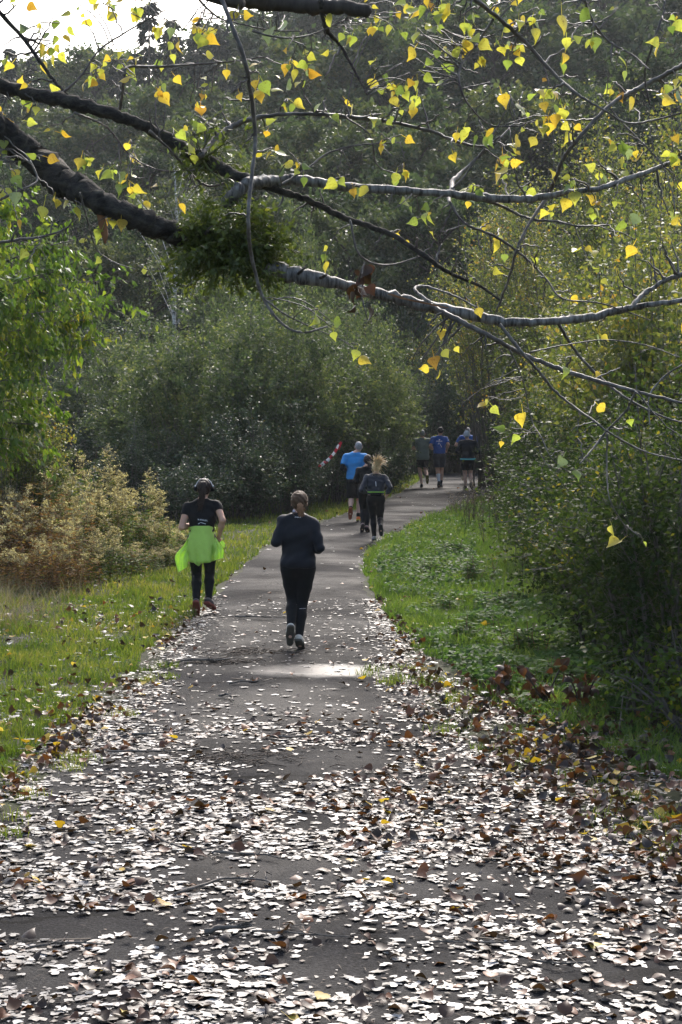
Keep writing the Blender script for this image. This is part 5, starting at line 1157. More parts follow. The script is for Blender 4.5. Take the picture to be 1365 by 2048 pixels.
def person(px, foot_py, H, J, S, label, rz=0.0, res=.013):
    """J: joints in metres (x right, y ahead, z up); S: what is worn. Facing +Y, back to the camera."""
    c = gr(px, foot_py); zb = float(path_z(c[0], c[1]))
    root = empty('person', (c[0], c[1], zb), rz); tag(root, label, 'person', 'runners on the path')
    fem = S.get('fem', True); g = H / 1.68
    v = lambda a: np.array(a, float)
    sh, hipz, headc = v(J['shoulder']), J['hipz'], v(J['head'])     # shoulder: (half width, y, z)
    sw = sh[0]; tilt = J.get('tilt', 0.0)
    shL, shR = v((-sw, sh[1], sh[2] + tilt)), v((sw, sh[1], sh[2] - tilt))
    hw = (.090 if fem else .085) * g; hipL, hipR = v((-hw, 0, hipz)), v((hw, 0, hipz))
    chest = v((0, sh[1] * .75, hipz + (sh[2] - hipz) * .68)); waist = v((0, sh[1] * .3, hipz + (sh[2] - hipz) * .33))
    neck = v((0, sh[1] + .01, sh[2] + .055 * g)); hs = .098 * g
    bw = S.get('bulk', 1.0)
    torso = [(v((-hw * .65, 0, hipz + .03)), v((hw * .65, 0, hipz + .03)), (.115 if fem else .105) * g * bw, (.115 if fem else .105) * g * bw, (1, .92, 1), .03),
             (v((0, 0, hipz + .05)), waist, .118 * g * bw, (.100 if fem else .112) * g * bw, (1.18, .88, 1), .05),
             (waist, chest, (.100 if fem else .112) * g * bw, .118 * g * bw, (1.22, .85, 1), .05),
             (chest + v((-.055, 0, .01)), chest + v((.055, 0, .01)), .105 * g * bw, .105 * g * bw, (1, .92, 1.1), .05),
             (shL + v((.035, 0, -.01)), shR + v((-.035, 0, -.01)), .058 * g, .058 * g, (1, 1.05, 1), .06),
             (v((-.06, sh[1], sh[2] + .02)), v((0, sh[1], sh[2] + .075)), .05 * g, .045 * g, (1, 1, 1), .04), (v((.06, sh[1], sh[2] + .02)), v((0, sh[1], sh[2] + .075)), .05 * g, .045 * g, (1, 1, 1), .04)]
    arms, legs, hands = {}, {}, []
    for sd, s0, hp in (('L', shL, hipL), ('R', shR, hipR)):
        el, wr = v(J['elbow' + sd]), v(J['wrist' + sd]); sx = -1 if sd == 'L' else 1
        arms[sd] = [(s0, el, .050 * g * S.get('arm', 1), .039 * g, (1, 1, 1), .025), (el, .62 * el + .38 * wr, .038 * g, .039 * g, (1, 1, 1), .02), (.62 * el + .38 * wr, wr, .039 * g, .026 * g, (1, 1, 1), .02)]
        d = unit(wr - el); side = unit(np.cross(d, [sx * .4, 0, 1])); nrm = np.cross(side, d)
        palm = wr + d * .055 * g; hands.append((wr, palm + d * .02 * g, .022 * g, .026 * g, (1, 1, 1), .015))
        for fi, (o, l_) in enumerate(((-.027, .055), (-.009, .066), (.009, .062), (.026, .05))):      # four curled fingers
            k0 = palm + d * .03 * g + side * o * g; k1 = k0 + d * l_ * .45 * g + nrm * .012 * g; k2 = k1 + nrm * l_ * .55 * g - d * .004 * g; k3 = k2 - d * .022 * g
            hands += [(k0, k1, .0095 * g, .009 * g, (1, 1, 1), .004), (k1, k2, .009 * g, .0085 * g, (1, 1, 1), .004), (k2, k3, .0085 * g, .008 * g, (1, 1, 1), .004)]
        th0 = palm - side * .026 * g; th1 = th0 + d * .028 * g - side * .012 * g + nrm * .018 * g; hands += [(th0, th1, .012 * g, .0105 * g, (1, 1, 1), .006), (th1, th1 + d * .026 * g + nrm * .012 * g, .0105 * g, .0085 * g, (1, 1, 1), .004)]
        kn, ak = v(J['knee' + sd]), v(J['ankle' + sd]); calf = kn * .68 + ak * .32 + v((0, -.016, 0)) * g; lt = S.get('leg', 1)
        legs[sd] = [(hp + v((0, 0, -.02)), kn * .5 + hp * .5 + v((0, .01, 0)), .094 * g * lt, .078 * g * lt, (1, 1, 1), .03), (kn * .5 + hp * .5 + v((0, .01, 0)), kn, .078 * g * lt, .054 * g * lt, (1, 1, 1), .02), (kn, calf, .053 * g * lt, .056 * g * lt, (1, 1, 1), .02), (calf, ak, .055 * g * lt, .034 * g, (1, 1, 1), .02)]
    head = [(neck + v((0, 0, -.03)), headc + v((0, .0, -.05)), .053 * g * (1 if fem else 1.1), .050 * g, (1, 1, 1), .02), (headc + v((0, -.012, .022)) * g ** 0, headc + v((0, .012, .022)), hs * .86, hs * .86, (.90, 1.08, 1.12), .015),
            (headc + v((0, .03, -.05)), headc + v((0, .045, -.07)), hs * .60, hs * .48, (.9, 1, 1.1), .03), (headc + v((0, .095, .0)) , headc + v((0, .117, -.028)), .010 * g, .015 * g, (1, 1, 1), .01),
            (headc + v((-.03, .096, -.058)), headc + v((.03, .096, -.058)), .008 * g, .008 * g, (1, 1, .7), .006), (headc + v((-.045, .085, .03)), headc + v((.045, .085, .03)), .011, .011, (1, 1, .8), .01)]
    for sx in (-1, 1): head.append((headc + v((sx * hs * .80, 0, .012)), headc + v((sx * hs * .87, -.012, -.022)), .020 * g, .015 * g, (.45, 1, 1.2), .006))
    # feet inside the shoes
    feet = []
    shoes = {}
    for sd in 'LR':
        ak = v(J['ankle' + sd]); fd = unit(v(J['foot' + sd])); up_ = unit(v(J.get('up' + sd, (0, 0, 1)))); up_ = unit(up_ - fd * (up_ @ fd))
        hl = ak - up_ * .055 * g - fd * .035 * g; toe = hl + fd * .205 * g; feet.append((ak, hl + fd * .10 * g, .033 * g, .032 * g, (1, 1, 1), .02)); shoes[sd] = (ak, hl, toe, fd, up_)
    sk = S.get('skin', m_skin)
    obj('body', Field(torso + head + arms['L'] + arms['R'] + hands + legs['L'] + legs['R'] + feet, res).mesh('body', sk), root)
    infl = lambda prims, d: [(p[0], p[1], p[2] + d, p[3] + d, p[4], p[5]) for p in prims]
    for sx in (-1, 1):
        e = Field([(headc + v((sx * .034, .088, .008)), headc + v((sx * .034, .092, .008)), .013 * g, .012 * g, (1, 1, .8), .004)], .005, .02); obj('eye', e.mesh('eye', m_print), root)
    # --- shoes
    for sd in 'LR':
        ak, hl, toe, fd, up_ = shoes[sd]; sm = S['shoe' + sd] if ('shoe' + sd) in S else S['shoe']; lat = np.cross(fd, up_)
        f = Field([(hl + up_ * .022 * g, hl + fd * .08 * g + up_ * .028 * g, .040 * g, .042 * g, (1, 1, 1), .02), (hl + fd * .08 * g + up_ * .022 * g, toe + up_ * .010 * g - fd * .01, .043 * g, .033 * g, (1, 1, 1), .03), (hl + up_ * .04 * g + fd * .02, ak - up_ * .005 * g, .040 * g, .039 * g, (1, 1, 1), .02)], .008)
        f.clip(hl - up_ * .006 * g, -up_); f.clip(ak + up_ * .012 * g, up_); so_ = obj('shoe', f.mesh('shoe', sm[0]), root)
        f = Field([(hl - up_ * .002 * g - fd * .004, hl + fd * .09 * g - up_ * .002 * g, .043 * g, .043 * g, (1, 1, 1), .02), (hl + fd * .09 * g - up_ * .002 * g, toe - fd * .008 - up_ * .001, .045 * g, .037 * g, (1, 1, 1), .03)], .007)
        f.clip(hl + up_ * .008 * g, up_); f.clip(hl - up_ * .024 * g, -up_); obj('sole', f.mesh('sole', sm[1]), so_)
    # --- legwear
    wz = hipz + .10 * g; lg = S['legwear']
    if lg[0] == 'leggings':
        f = Field(infl(torso[:2] + legs['L'] + legs['R'], .007), res); f.clip((0, 0, wz), (0, 0, 1))
        o = obj('leggings', f.mesh('leggings', lg[1]), root)
        for sd in 'LR':
            pass
    else:
        kf = lg[2]; pr = []
        for sd, hp in (('L', hipL), ('R', hipR)):
            kn = v(J['knee' + sd]); e = hp + (kn - hp) * kf; pr += [(hp, .5 * (hp + e), .104 * g, .098 * g, (1, 1, 1), .04), (.5 * (hp + e), e + unit(kn - hp) * .05, .098 * g, .094 * g, (1, 1, 1), .03)]
        f = Field(infl(torso[:2], .012) + pr, res)
        for sd, hp in (('L', hipL), ('R', hipR)):
            kn = v(J['knee' + sd]); e = hp + (kn - hp) * kf
        zc = min((hipL + (v(J['kneeL']) - hipL) * kf)[2], (hipR + (v(J['kneeR']) - hipR) * kf)[2]); f.clip((0, 0, zc), (0, 0, -1)); f.clip((0, 0, wz), (0, 0, 1)); f.wrinkle(.003, 26, 3)
        obj('shorts', f.mesh('shorts', lg[1]), root)
        for sd in 'LR':
            if S.get('sock'):
                kn, ak = v(J['knee' + sd]), v(J['ankle' + sd]); tp_s, sm_ = S['sock'][sd] if isinstance(S['sock'], dict) else S['sock']
                f = Field(infl(legs[sd][2:], .006), res * .7); cpt = ak + (kn - ak) * tp_s; f.clip(cpt, kn - ak); obj('sock', f.mesh('sock', sm_), root)
    # --- top
    tm, sleeve, hem = S['top'][:3]; fit = S['top'][3] if len(S['top']) > 3 else .016
    pr = infl(torso, fit)
    if hem < hipz - .02: pr += [(v((-hw * .5, 0, hipz)), v((-hw * .5, 0, hem - .05)), .125 * g, .128 * g, (1, .95, 1), .04), (v((hw * .5, 0, hipz)), v((hw * .5, 0, hem - .05)), .125 * g, .128 * g, (1, .95, 1), .04)]
    sl_p = []
    for sd in 'LR':
        A = arms[sd]
        if sleeve == 'short':
            s0, el = A[0][0], A[0][1]; e = s0 + (el - s0) * .62; sl_p.append((s0, e, .064 * g, .060 * g, (1, 1, 1), .03))
        elif sleeve == 'cap':
            s0, el = A[0][0], A[0][1]; e = s0 + (el - s0) * .34; sl_p.append((s0, e, .062 * g, .056 * g, (1, 1, 1), .03))
        elif sleeve == 'long':
            sl_p += infl(A, .011)
    f = Field(pr + sl_p, res); f.clip((0, 0, hem), (0, 0, -1)); f.clip((0, 0, sh[2] + .085 * g), (0, -.25, 1)); f.wrinkle(S.get('wr', .004), 22, int(px))
    if sleeve in ('short', 'cap'):
        for sd in 'LR':
            A = arms[sd]; s0, el = A[0][0], A[0][1]; e = s0 + (el - s0) * (.70 if sleeve == 'short' else .42); G = f.grid([slice(None)] * 3); d_ = unit(el - s0)
            dd = (G[0] - e[0]) * d_[0] + (G[1] - e[1]) * d_[1] + (G[2] - e[2]) * d_[2]; rad_ = np.sqrt(np.maximum((G[0] - e[0]) ** 2 + (G[1] - e[1]) ** 2 + (G[2] - e[2]) ** 2 - dd ** 2, 0)); m_ = (rad_ < .085) & (np.abs(G[0]) > abs(s0[0]) - .02) & (dd > -.06)
            f.f = np.where(m_, np.maximum(f.f, dd), f.f)
    shirt_me = f.mesh('top', tm); shirt = obj(S.get('topname', 'shirt'), shirt_me, root)
    if S.get('collar'):
        f = Field([(v((0, sh[1], sh[2] + .05)), v((0, sh[1] + .01, sh[2] + .11)), .070 * g, .064 * g, (1, 1, 1), .02)], .010); f.clip((0, 0, sh[2] + .105), (0, -.15, 1)); obj('collar', f.mesh('collar', S['collar']), shirt)
    if S.get('sleeves'):
        for sd in 'LR':
            f = Field(infl(arms[sd][1:], .006) + infl([(arms[sd][0][0] * .4 + arms[sd][0][1] * .6, arms[sd][0][1], .042 * g, .039 * g, (1, 1, 1), .02)], .006), res * .8); obj('arm_sleeve', f.mesh('arm_sleeve', S['sleeves']), root)
    # --- prints follow the back of the shirt
    from mathutils.bvhtree import BVHTree
    bv = BVHTree.FromPolygons([tuple(x.co) for x in shirt_me.vertices], [tuple(x.vertices) for x in shirt_me.polygons])
    def back_y(x, z):
        h_ = bv.ray_cast(Vector((x, -1.0, z)), Vector((0, 1, 0))); return (h_[0].y if h_[0] is not None else -.12)
    for pi, quads in enumerate(S.get('print', [])):
        V = []; F = []
        for (xa, za, xb, zb_, wd) in quads:
            d2 = unit(v((xb - xa, 0, zb_ - za))); n2 = v((-d2[2], 0, d2[0])) * wd * .5
            m0 = len(V)
            for t in np.linspace(0, 1, 4):
                q = v((xa, 0, za)) * (1 - t) + v((xb, 0, zb_)) * t
                for sg in (1, -1):
                    w_ = q + n2 * sg; w_[1] = back_y(w_[0], w_[2]) - .004; V.append(w_)
            for t in range(3): F.append((m0 + 2 * t, m0 + 2 * t + 2, m0 + 2 * t + 3, m0 + 2 * t + 1))
        obj('lettering', mesh('lettering', np.array(V), np.array(F), m_print), shirt)
    if S.get('waistbelt'):
        bm_, bz, bwid = S['waistbelt']; f = Field(infl(torso + [(v((0, 0, hipz)), v((0, 0, hipz - .1)), .118 * g, .118 * g, (1.25, .95, 1), .04)], fit + .012 if fit < .03 else fit + .010), res * .8); f.clip((0, 0, bz + bwid * .5), (0, 0, 1)); f.clip((0, 0, bz - bwid * .5), (0, 0, -1)); bo = obj('running_belt', f.mesh('running_belt', bm_), root)
        if S.get('pouch'):
            f = Field([(v((-.08, -.135 * g, bz - .035)), v((.08, -.135 * g, bz - .035)), .028, .028, (1, .6, 1.2), .02)], .008); obj('pouch', f.mesh('pouch', S['pouch']), bo)
    # --- hair and headgear
    hr = S.get('hair')
    sk_p = (headc + v((0, -.016, .026)), headc + v((0, .010, .026)))
    if hr:
        hm, style = hr
        if style == 'shaved':
            f = Field([(sk_p[0], sk_p[1], hs * .875, hs * .875, (.90, 1.08, 1.12), .01)], .009); f.clip((0, headc[1] + .035, headc[2] + .06), (0, .9, .35)); f.clip((0, headc[1] - .05, headc[2] - .045), (0, .35, -1)); obj('hair', f.mesh('hair', hm), root)
        else:
            f = Field([(sk_p[0], sk_p[1], hs * .97, hs * .94, (.95, 1.10, 1.12), .01)], .009); f.clip((0, headc[1] + .055, headc[2] + .055), (0, .9, .45)); f.clip((0, headc[1] - .05, headc[2] - .085), (0, .55, -1)); f.wrinkle(.0035, 55, 8); ho = obj('hair', f.mesh('hair', hm), root)
            r = np.random.default_rng(int(px))
            def locks(root_p, n, fn, r0, nm):
                T = Tubes()
                for a in range(n): P_ = fn(a, r); T.add(catmull(np.array(P_), 3), np.linspace(r0, r0 * .3, (len(P_) - 1) * 3 + 1), k=5)
                obj(nm, T.mesh(nm, hm), ho)
            if style in ('long_tail', 'short_tail', 'bun'):   # combed strands drawn back to the tie
                tie = unit({'long_tail': v((0, -1, .62)), 'short_tail': v((.05, -1, -.25)), 'bun': v((0, -1, .1))}[style]); rx3 = v((.95, 1.10, 1.12)) * hs * .985
                def comb(a, r):
                    th = r.uniform(0, 2 * math.pi); s0 = unit(v((math.cos(th), .25 + .5 * r.random(), math.sin(th) * (1 if math.sin(th) > 0 else .55) + .15))); pts = []
                    for t in np.linspace(0, 1, 6): q = unit(s0 * (1 - t) + tie * t); pts.append(sk_p[0] * .5 + sk_p[1] * .5 + q * rx3 * (1 + .012 * r.normal()))
                    return pts
                locks(None, 90, comb, .0042, 'combed_strands')
            if style == 'long_tail':     # high ponytail falling to the shoulder blades
                b0 = headc + v((.0, -.10, .075)); tails = lambda a, r: [b0 + r.normal(0, .008, 3), b0 + v((r.normal(0, .014), -.045, .012)), b0 + v((-.01 + r.normal(0, .018), -.062, -.10)), b0 + v((-.022 + r.normal(0, .020), -.056, -.20)), b0 + v((-.035 + r.normal(0, .022), -.062, -.30 + r.normal(0, .025)))]
                locks(b0, 70, tails, .006, 'ponytail')
            elif style == 'short_tail':
                b0 = headc + v((.008, -.112, -.010)); tails = lambda a, r: [b0 + r.normal(0, .007, 3), b0 + v((r.normal(.004, .012), -.035, -.005)), b0 + v((r.normal(.008, .022), -.05, -.055)), b0 + v((r.normal(.01, .020), -.045, -.105 + r.normal(0, .012)))]
                hm_keep = hm; hm = m_tail; locks(b0, 70, tails, .0065, 'ponytail'); hm = hm_keep
                f = Field([(b0 + v((0, -.004, -.002)), b0 + v((.002, -.014, -.004)), .020, .020, (1, .5, 1), .004)], .006, .02); obj('hair_tie', f.mesh('hair_tie', m_black), ho)
            elif style == 'flying':      # loose blonde hair thrown up by the stride
                b0 = headc + v((.0, -.09, .06))
                def tails(a, r):
                    th = r.normal(.55, .75); l_ = r.uniform(.10, .22); d = v((math.sin(th), r.normal(-.25, .25), math.cos(th))); return [b0 + r.normal(0, .022, 3), b0 + d * l_ * .5 + v((0, -.02, .02)), b0 + d * l_ + r.normal(0, .02, 3) + v((.02, 0, -.01))]
                locks(b0, 150, tails, .0055, 'ponytail'); 
                locks(b0, 26, lambda a, r: [headc + v((r.uniform(-.06, .06), -.09, r.uniform(-.04, .06))), headc + v((r.uniform(-.09, .09), -.12, -.02)), headc + v((r.uniform(-.10, .09), -.11, -.10 + r.normal(0, .03)))], .005, 'loose_locks')
            elif style == 'bun':
                b0 = headc + v((0, -.10, .02)); locks(b0, 40, lambda a, r: [b0 + r.normal(0, .012, 3), b0 + v((r.normal(.02, .02), -.04, -.02)), b0 + v((r.normal(.03, .03), -.045, -.12 + r.normal(0, .03)))], .006, 'ponytail')
    if S.get('cap'):
        f = Field([(sk_p[0], sk_p[1] + v((0, .01, 0)), hs * .96, hs * .96, (.94, 1.10, 1.14), .01)], .009); f.clip((0, headc[1] - .05, headc[2] - .008), (0, .05, -1)); co = obj('cap', f.mesh('cap', S['cap']), root)
        f = Field([(headc + v((-.05, .11, .03)), headc + v((.05, .11, .03)), .04, .04, (1, 1.6, .25), .02)], .008); obj('peak', f.mesh('peak', S['cap']), co)
    if S.get('beanie'):
        f = Field([(sk_p[0], sk_p[1], hs * 1.0, hs * 1.0, (.96, 1.08, 1.16), .01)], .009); f.clip((0, headc[1], headc[2] - .03), (0, .05, -1)); f.wrinkle(.002, 70, 5); bo = obj('knit_hat', f.mesh('knit_hat', S['beanie']), root)
        f = Field([(sk_p[0] + v((0, 0, -.035)), sk_p[1] + v((0, 0, -.035)), hs * 1.06, hs * 1.06, (.96, 1.08, 1.1), .01)], .009); f.clip((0, 0, headc[2] + .012), (0, 0, 1)); f.clip((0, 0, headc[2] - .035), (0, 0, -1)); obj('brim', f.mesh('brim', S['beanie']), bo)
    return root, dict(torso=torso, legs=legs, head=headc, hs=hs, hipz=hipz, g=g, sh=sh, infl=infl, arms=arms)
def marks(x0, x1, z, hgt, n, wd, slope=0.0):
    """row of upright strokes standing in for lettering too small to read"""
    out = []; r = np.random.default_rng(int(1000 * abs(x1) + n))
    for i_ in range(n):
        x = x0 + (x1 - x0) * (i_ + .5) / n; zz = z + slope * (x - x0); out.append((x, zz - hgt * .5, x + r.normal(0, wd * .4), zz + hgt * .5, wd))
        if i_ % 2 == 0: out.append((x, zz + hgt * .5 * r.choice([-1, 1]) * .8, x + (x1 - x0) / n * .7, zz + hgt * .5 * r.choice([-1, 1]) * .8, wd * .9))
    return out
DN = (0, -.45, -1)
# 1 runner with headphones and lime jacket round the waist
r1, i1 = person(405, 1229, 1.66, dict(shoulder=(.185, .05, 1.345), tilt=-.015, hipz=.90, head=(.025, .085, 1.555),
    elbowL=(-.245, -.06, 1.085), wristL=(-.15, .17, 1.10), elbowR=(.265, -.10, 1.175), wristR=(.215, .02, .985),
    kneeL=(-.075, .10, .475), ankleL=(-.062, -.14, .165), footL=(.02, .62, -.78), upL=(0, .78, .62), kneeR=(.085, .14, .50), ankleR=(.085, -.06, .185), footR=(.35, .85, -.42), upR=(0, .3, 1)),
    dict(fem=True, legwear=('leggings', m_black), top=(m_black, 'cap', 1.03, .012), hair=(m_hairb, 'long_tail'), shoe=S_red, topname='shirt', skin=m_skin2,
         print=[marks(-.045, .075, 1.185, .018, 9, .0055, -.12), [(-.04, 1.128, -.015, 1.142, .006), (-.01, 1.148, .055, 1.128, .006)]]),
    'runner in black with headphones and a lime jacket tied round the waist', res=.011)
hc = Vector(i1['head'])
hp_ = empty('headphones'); hp_.parent = r1; hp_['label'] = 'over-ear headphones with silver band'
T = Tubes(); an_ = np.linspace(-.15, math.pi + .15, 24); T.add(np.stack([hc.x + .104 * np.cos(an_), np.full(24, hc.y - .005), hc.z + .012 + .118 * np.sin(an_)], -1), np.full(24, .0065), k=8); obj('band', T.mesh('band', m_silver_p), hp_)
T = Tubes(); T.add(np.stack([hc.x + .096 * np.cos(an_), np.full(24, hc.y - .005), hc.z + .010 + .110 * np.sin(an_)], -1), np.full(24, .008), k=8); obj('padding', T.mesh('padding', m_black), hp_)
for sx in (-1, 1):
    f = Field([((hc.x + sx * .092, hc.y, hc.z + .002), (hc.x + sx * .108, hc.y, hc.z + .002), .032, .028, (1, 1, 1.15), .01)], .007, .02); ec = obj('ear_cup', f.mesh('ear_cup', m_black), hp_)
    f = Field([((hc.x + sx * .110, hc.y - .012, hc.z + .03), (hc.x + sx * .112, hc.y - .012, hc.z + .04), .010, .010, (1, 1, 1), .004)], .005, .02); obj('hinge', f.mesh('hinge', m_silver_p), ec)
# lime jacket: flared skirt with flying sleeves
g_ = i1['g']; hz_ = .90
def jacket_panel(name, parent, sect, mat, nseg=40, thick=.008, seed=1):
    """sect: list of (z, rx, ry, cx, cy, start angle, end angle); angle 270 deg faces the camera"""
    r = np.random.default_rng(seed); V = []; rows = len(sect)
    for off in (0, -thick):
        for si, (z, rx, ry, cx, cy, a0, a1) in enumerate(sect):
            t = np.linspace(a0, a1, nseg); fold = 1 + (.13 * max(si - 2, 0) / rows) * np.sin(np.linspace(0, 17, nseg) + seed + .25 * si) + (.07 * max(si - 1, 0) / rows) * np.sin(np.linspace(0, 41, nseg) + seed * 2 - .4 * si)
            V.append(np.stack([cx + (rx + off) * fold * np.cos(t), cy + (ry + off) * fold * np.sin(t), z + .012 * np.sin(np.linspace(0, 6, nseg) + seed) * (si == rows - 1)], -1))
    V = np.vstack(V); F = []; n1 = rows * nseg
    for a in range(rows - 1):
        for b in range(nseg - 1):
            i0 = a * nseg + b; F.append((i0, i0 + nseg, i0 + nseg + 1, i0 + 1)); F.append((n1 + i0, n1 + i0 + 1, n1 + i0 + nseg + 1, n1 + i0 + nseg))
    for b in range(nseg - 1):
        F.append((b, b + 1, n1 + b + 1, n1 + b)); e = (rows - 1) * nseg + b; F.append((e, n1 + e, n1 + e + 1, e + 1))
    for a in range(rows - 1):
        F.append((a * nseg, n1 + a * nseg, n1 + (a + 1) * nseg, (a + 1) * nseg)); e = a * nseg + nseg - 1; F.append((e, e + nseg, n1 + e + nseg, n1 + e))
    return obj(name, mesh(name, V, np.array(F), mat, smooth=True), parent)
jk = empty('tied_jacket'); jk.parent = r1; jk['label'] = 'lime green jacket tied round the waist'
A0, A1 = R(150), R(390)
jacket_panel('back_panel', jk, [(1.105, .128, .118, 0, .02, A0, A1), (1.085, .150, .132, 0, .016, A0, A1), (1.04, .150, .136, 0, .012, A0, A1), (.98, .172, .152, 0, .004, A0, A1), (.92, .182, .172, 0, -.004, A0, A1), (.86, .186, .185, 0, -.008, A0, A1), (.80, .188, .194, 0, -.01, A0, A1), (.74, .173, .202, .003, -.012, A0, A1), (.69, .175, .208, .004, -.014, A0, A1), (.665, .176, .210, .006, -.014, A0, A1)], m_lime, seed=2, nseg=64)
def sheet(name, parent, La, Lb, mat, nr=26, nc=14, fold=.022, seed=1, nf=2.6):
    """cloth between two edge polylines, rippled across, with thickness"""
    r = np.random.default_rng(seed); a = np.linspace(0, 1, nr)
    def rs(L):
        L = catmull(np.array(L, float), 6); d = np.r_[0, np.cumsum(np.linalg.norm(np.diff(L, axis=0), axis=1))]; d /= d[-1]; return np.stack([np.interp(a, d, L[:, q]) for q in range(3)], -1)
    A_, B_ = rs(La), rs(Lb); b = np.linspace(0, 1, nc); P = A_[:, None] * (1 - b)[None, :, None] + B_[:, None] * b[None, :, None]
    rp_ = np.sin(b[None] * nf * 2 * math.pi + a[:, None] * 2.2 + seed) * (.35 + .65 * a[:, None]) + .45 * np.sin(a[:, None] * 13 + b[None] * 5 + seed); P[..., 1] += fold * rp_ - .02
    V = np.vstack([P.reshape(-1, 3), (P + np.array([0, .006, 0])).reshape(-1, 3)]); n1 = nr * nc; F = []
    for x in range(nr - 1):
        for y in range(nc - 1):
            i0 = x * nc + y; F.append((i0, i0 + 1, i0 + nc + 1, i0 + nc)); F.append((n1 + i0, n1 + i0 + nc, n1 + i0 + nc + 1, n1 + i0 + 1))
    for x in range(nr - 1):
        for y in (0, nc - 1): i0 = x * nc + y; F.append((i0, i0 + nc, n1 + i0 + nc, n1 + i0))
    for y in range(nc - 1):
        for x in (0, nr - 1): i0 = x * nc + y; F.append((i0, n1 + i0, n1 + i0 + 1, i0 + 1))
    return obj(name, mesh(name, V, np.array(F), mat, smooth=True), parent)
sheet('sleeve', jk, [(-.15, -.02, .985), (-.225, -.05, .86), (-.325, -.09, .725), (-.285, -.11, .53)], [(-.13, -.06, .94), (-.145, -.10, .82), (-.16, -.13, .70), (-.17, -.15, .60)], m_lime, seed=3)
sheet('sleeve', jk, [(.14, -.05, .97), (.15, -.12, .86), (.155, -.15, .76), (.16, -.16, .685)], [(.17, -.01, .965), (.225, -.04, .885), (.275, -.07, .81), (.275, -.09, .71)], m_lime, seed=5)
sheet('cuff', jk, [(.225, -.055, .90), (.25, -.06, .86), (.27, -.07, .83)], [(.255, -.05, .925), (.29, -.06, .89), (.295, -.07, .845)], m_lime, seed=7, nr=10, nc=8, fold=.012)
sheet('hood_tip', jk, [(-.10, -.17, .68), (-.075, -.17, .645), (-.035, -.165, .615)], [(.02, -.17, .68), (.005, -.17, .645), (-.02, -.165, .612)], m_lime, seed=9, nr=8, nc=8, fold=.008)
T = Tubes(); T.add(catmull(np.array([[-.15, .03, 1.06], [-.08, .15, 1.03], [0, .17, 1.01], [.08, .15, 1.03], [.15, .03, 1.06]]), 5), np.full(21, .03), k=8); obj('knot', T.mesh('knot', m_lime), jk)
# 2 runner in navy jacket
r2, i2 = person(597, 1301, 1.65, dict(shoulder=(.165, .04, 1.345), tilt=.012, hipz=.86, head=(.012, .06, 1.545),
    elbowL=(-.235, -.05, 1.135), wristL=(-.17, .17, 1.17), elbowR=(.236, -.07, 1.075), wristR=(.185, .15, 1.05),
    kneeL=(-.062, .08, .50), ankleL=(-.075, -.20, .245), footL=(-.05, .50, -.86), upL=(0, .86, .5), kneeR=(.035, .05, .455), ankleR=(.012, -.13, .135), footR=(.18, .85, -.50), upR=(0, .45, .9)),
    dict(fem=True, bulk=1.02, leg=1.0, legwear=('leggings', m_black), top=(m_navy, 'long', .865, .018), topname='jacket', collar=m_navy, hair=(m_hairl, 'short_tail'), shoe=S_cream, wr=.005, print=[marks(-.035, .035, 1.40, .012, 6, .005)]),
    'runner in a navy jacket and black leggings with a short ponytail', res=.011)
f = Field([((0, .05, 1.41), (0, .062, 1.455), .062, .060, (1, 1, 1), .02)], .009); f.clip((0, 0, 1.462), (0, -.2, 1)); o = obj('scarf', f.mesh('scarf', cloth_mat('fabric_lilac', (.45, .43, .52))), r2)
for sd, kz in (('L', .475), ('R', .43)):
    f = Field(i2['infl'](i2['legs'][sd][1:3], .0095), .008); f.clip((0, 0, kz), (0, 0, 1)); f.clip((0, 0, kz - .007), (0, 0, -1)); f.clip((0, -.0, 0), (0, 1, 0)); obj('reflective_strip', f.mesh('reflective_strip', m_silver_p), r2)
# 3 man in bright blue
person(711, 1045, 1.73, dict(shoulder=(.215, .06, 1.43), hipz=.90, head=(.075, .10, 1.635), elbowL=(-.29, -.10, 1.17), wristL=(-.17, .14, 1.12), elbowR=(.30, -.06, 1.17), wristR=(.2, .17, 1.2),
    kneeL=(-.09, .06, .50), ankleL=(-.105, -.26, .27), footL=(-.06, .25, -.97), upL=(0, .97, .25), kneeR=(.085, .12, .46), ankleR=(.068, -.02, .095), footR=(.1, 1, -.12)),
    dict(fem=False, bulk=1.08, legwear=('shorts', m_black, .88), top=(m_azure, 'short', .93, .022), hair=(m_hairg, 'shaved'), shoeL=S_dark_or, shoeR=S_orange, shoe=S_orange, sock=(.22, m_black), sleeves=m_black), 'man in a bright blue shirt, black shorts and orange shoes')
# 4 dark-haired woman half hidden
person(733, 1066, 1.55, dict(shoulder=(.165, .05, 1.245), hipz=.80, head=(.03, .085, 1.44), elbowL=(-.225, -.08, 1.03), wristL=(-.10, .14, 1.03), elbowR=(.22, -.08, 1.0), wristR=(.15, .12, 1.0),
    kneeL=(-.065, .08, .44), ankleL=(-.075, -.14, .15), footL=(-.1, .55, -.8), upL=(0, .8, .5), kneeR=(.03, .08, .43), ankleR=(.012, -.08, .115), footR=(.25, .8, -.5), upR=(0, .45, .9)),
    dict(fem=True, legwear=('leggings', m_black), top=(m_black, 'long', .82, .016), hair=(m_hairb, 'bun'), shoe=S_mauve, topname='jacket'), 'dark-haired runner in black half hidden behind the blonde one')
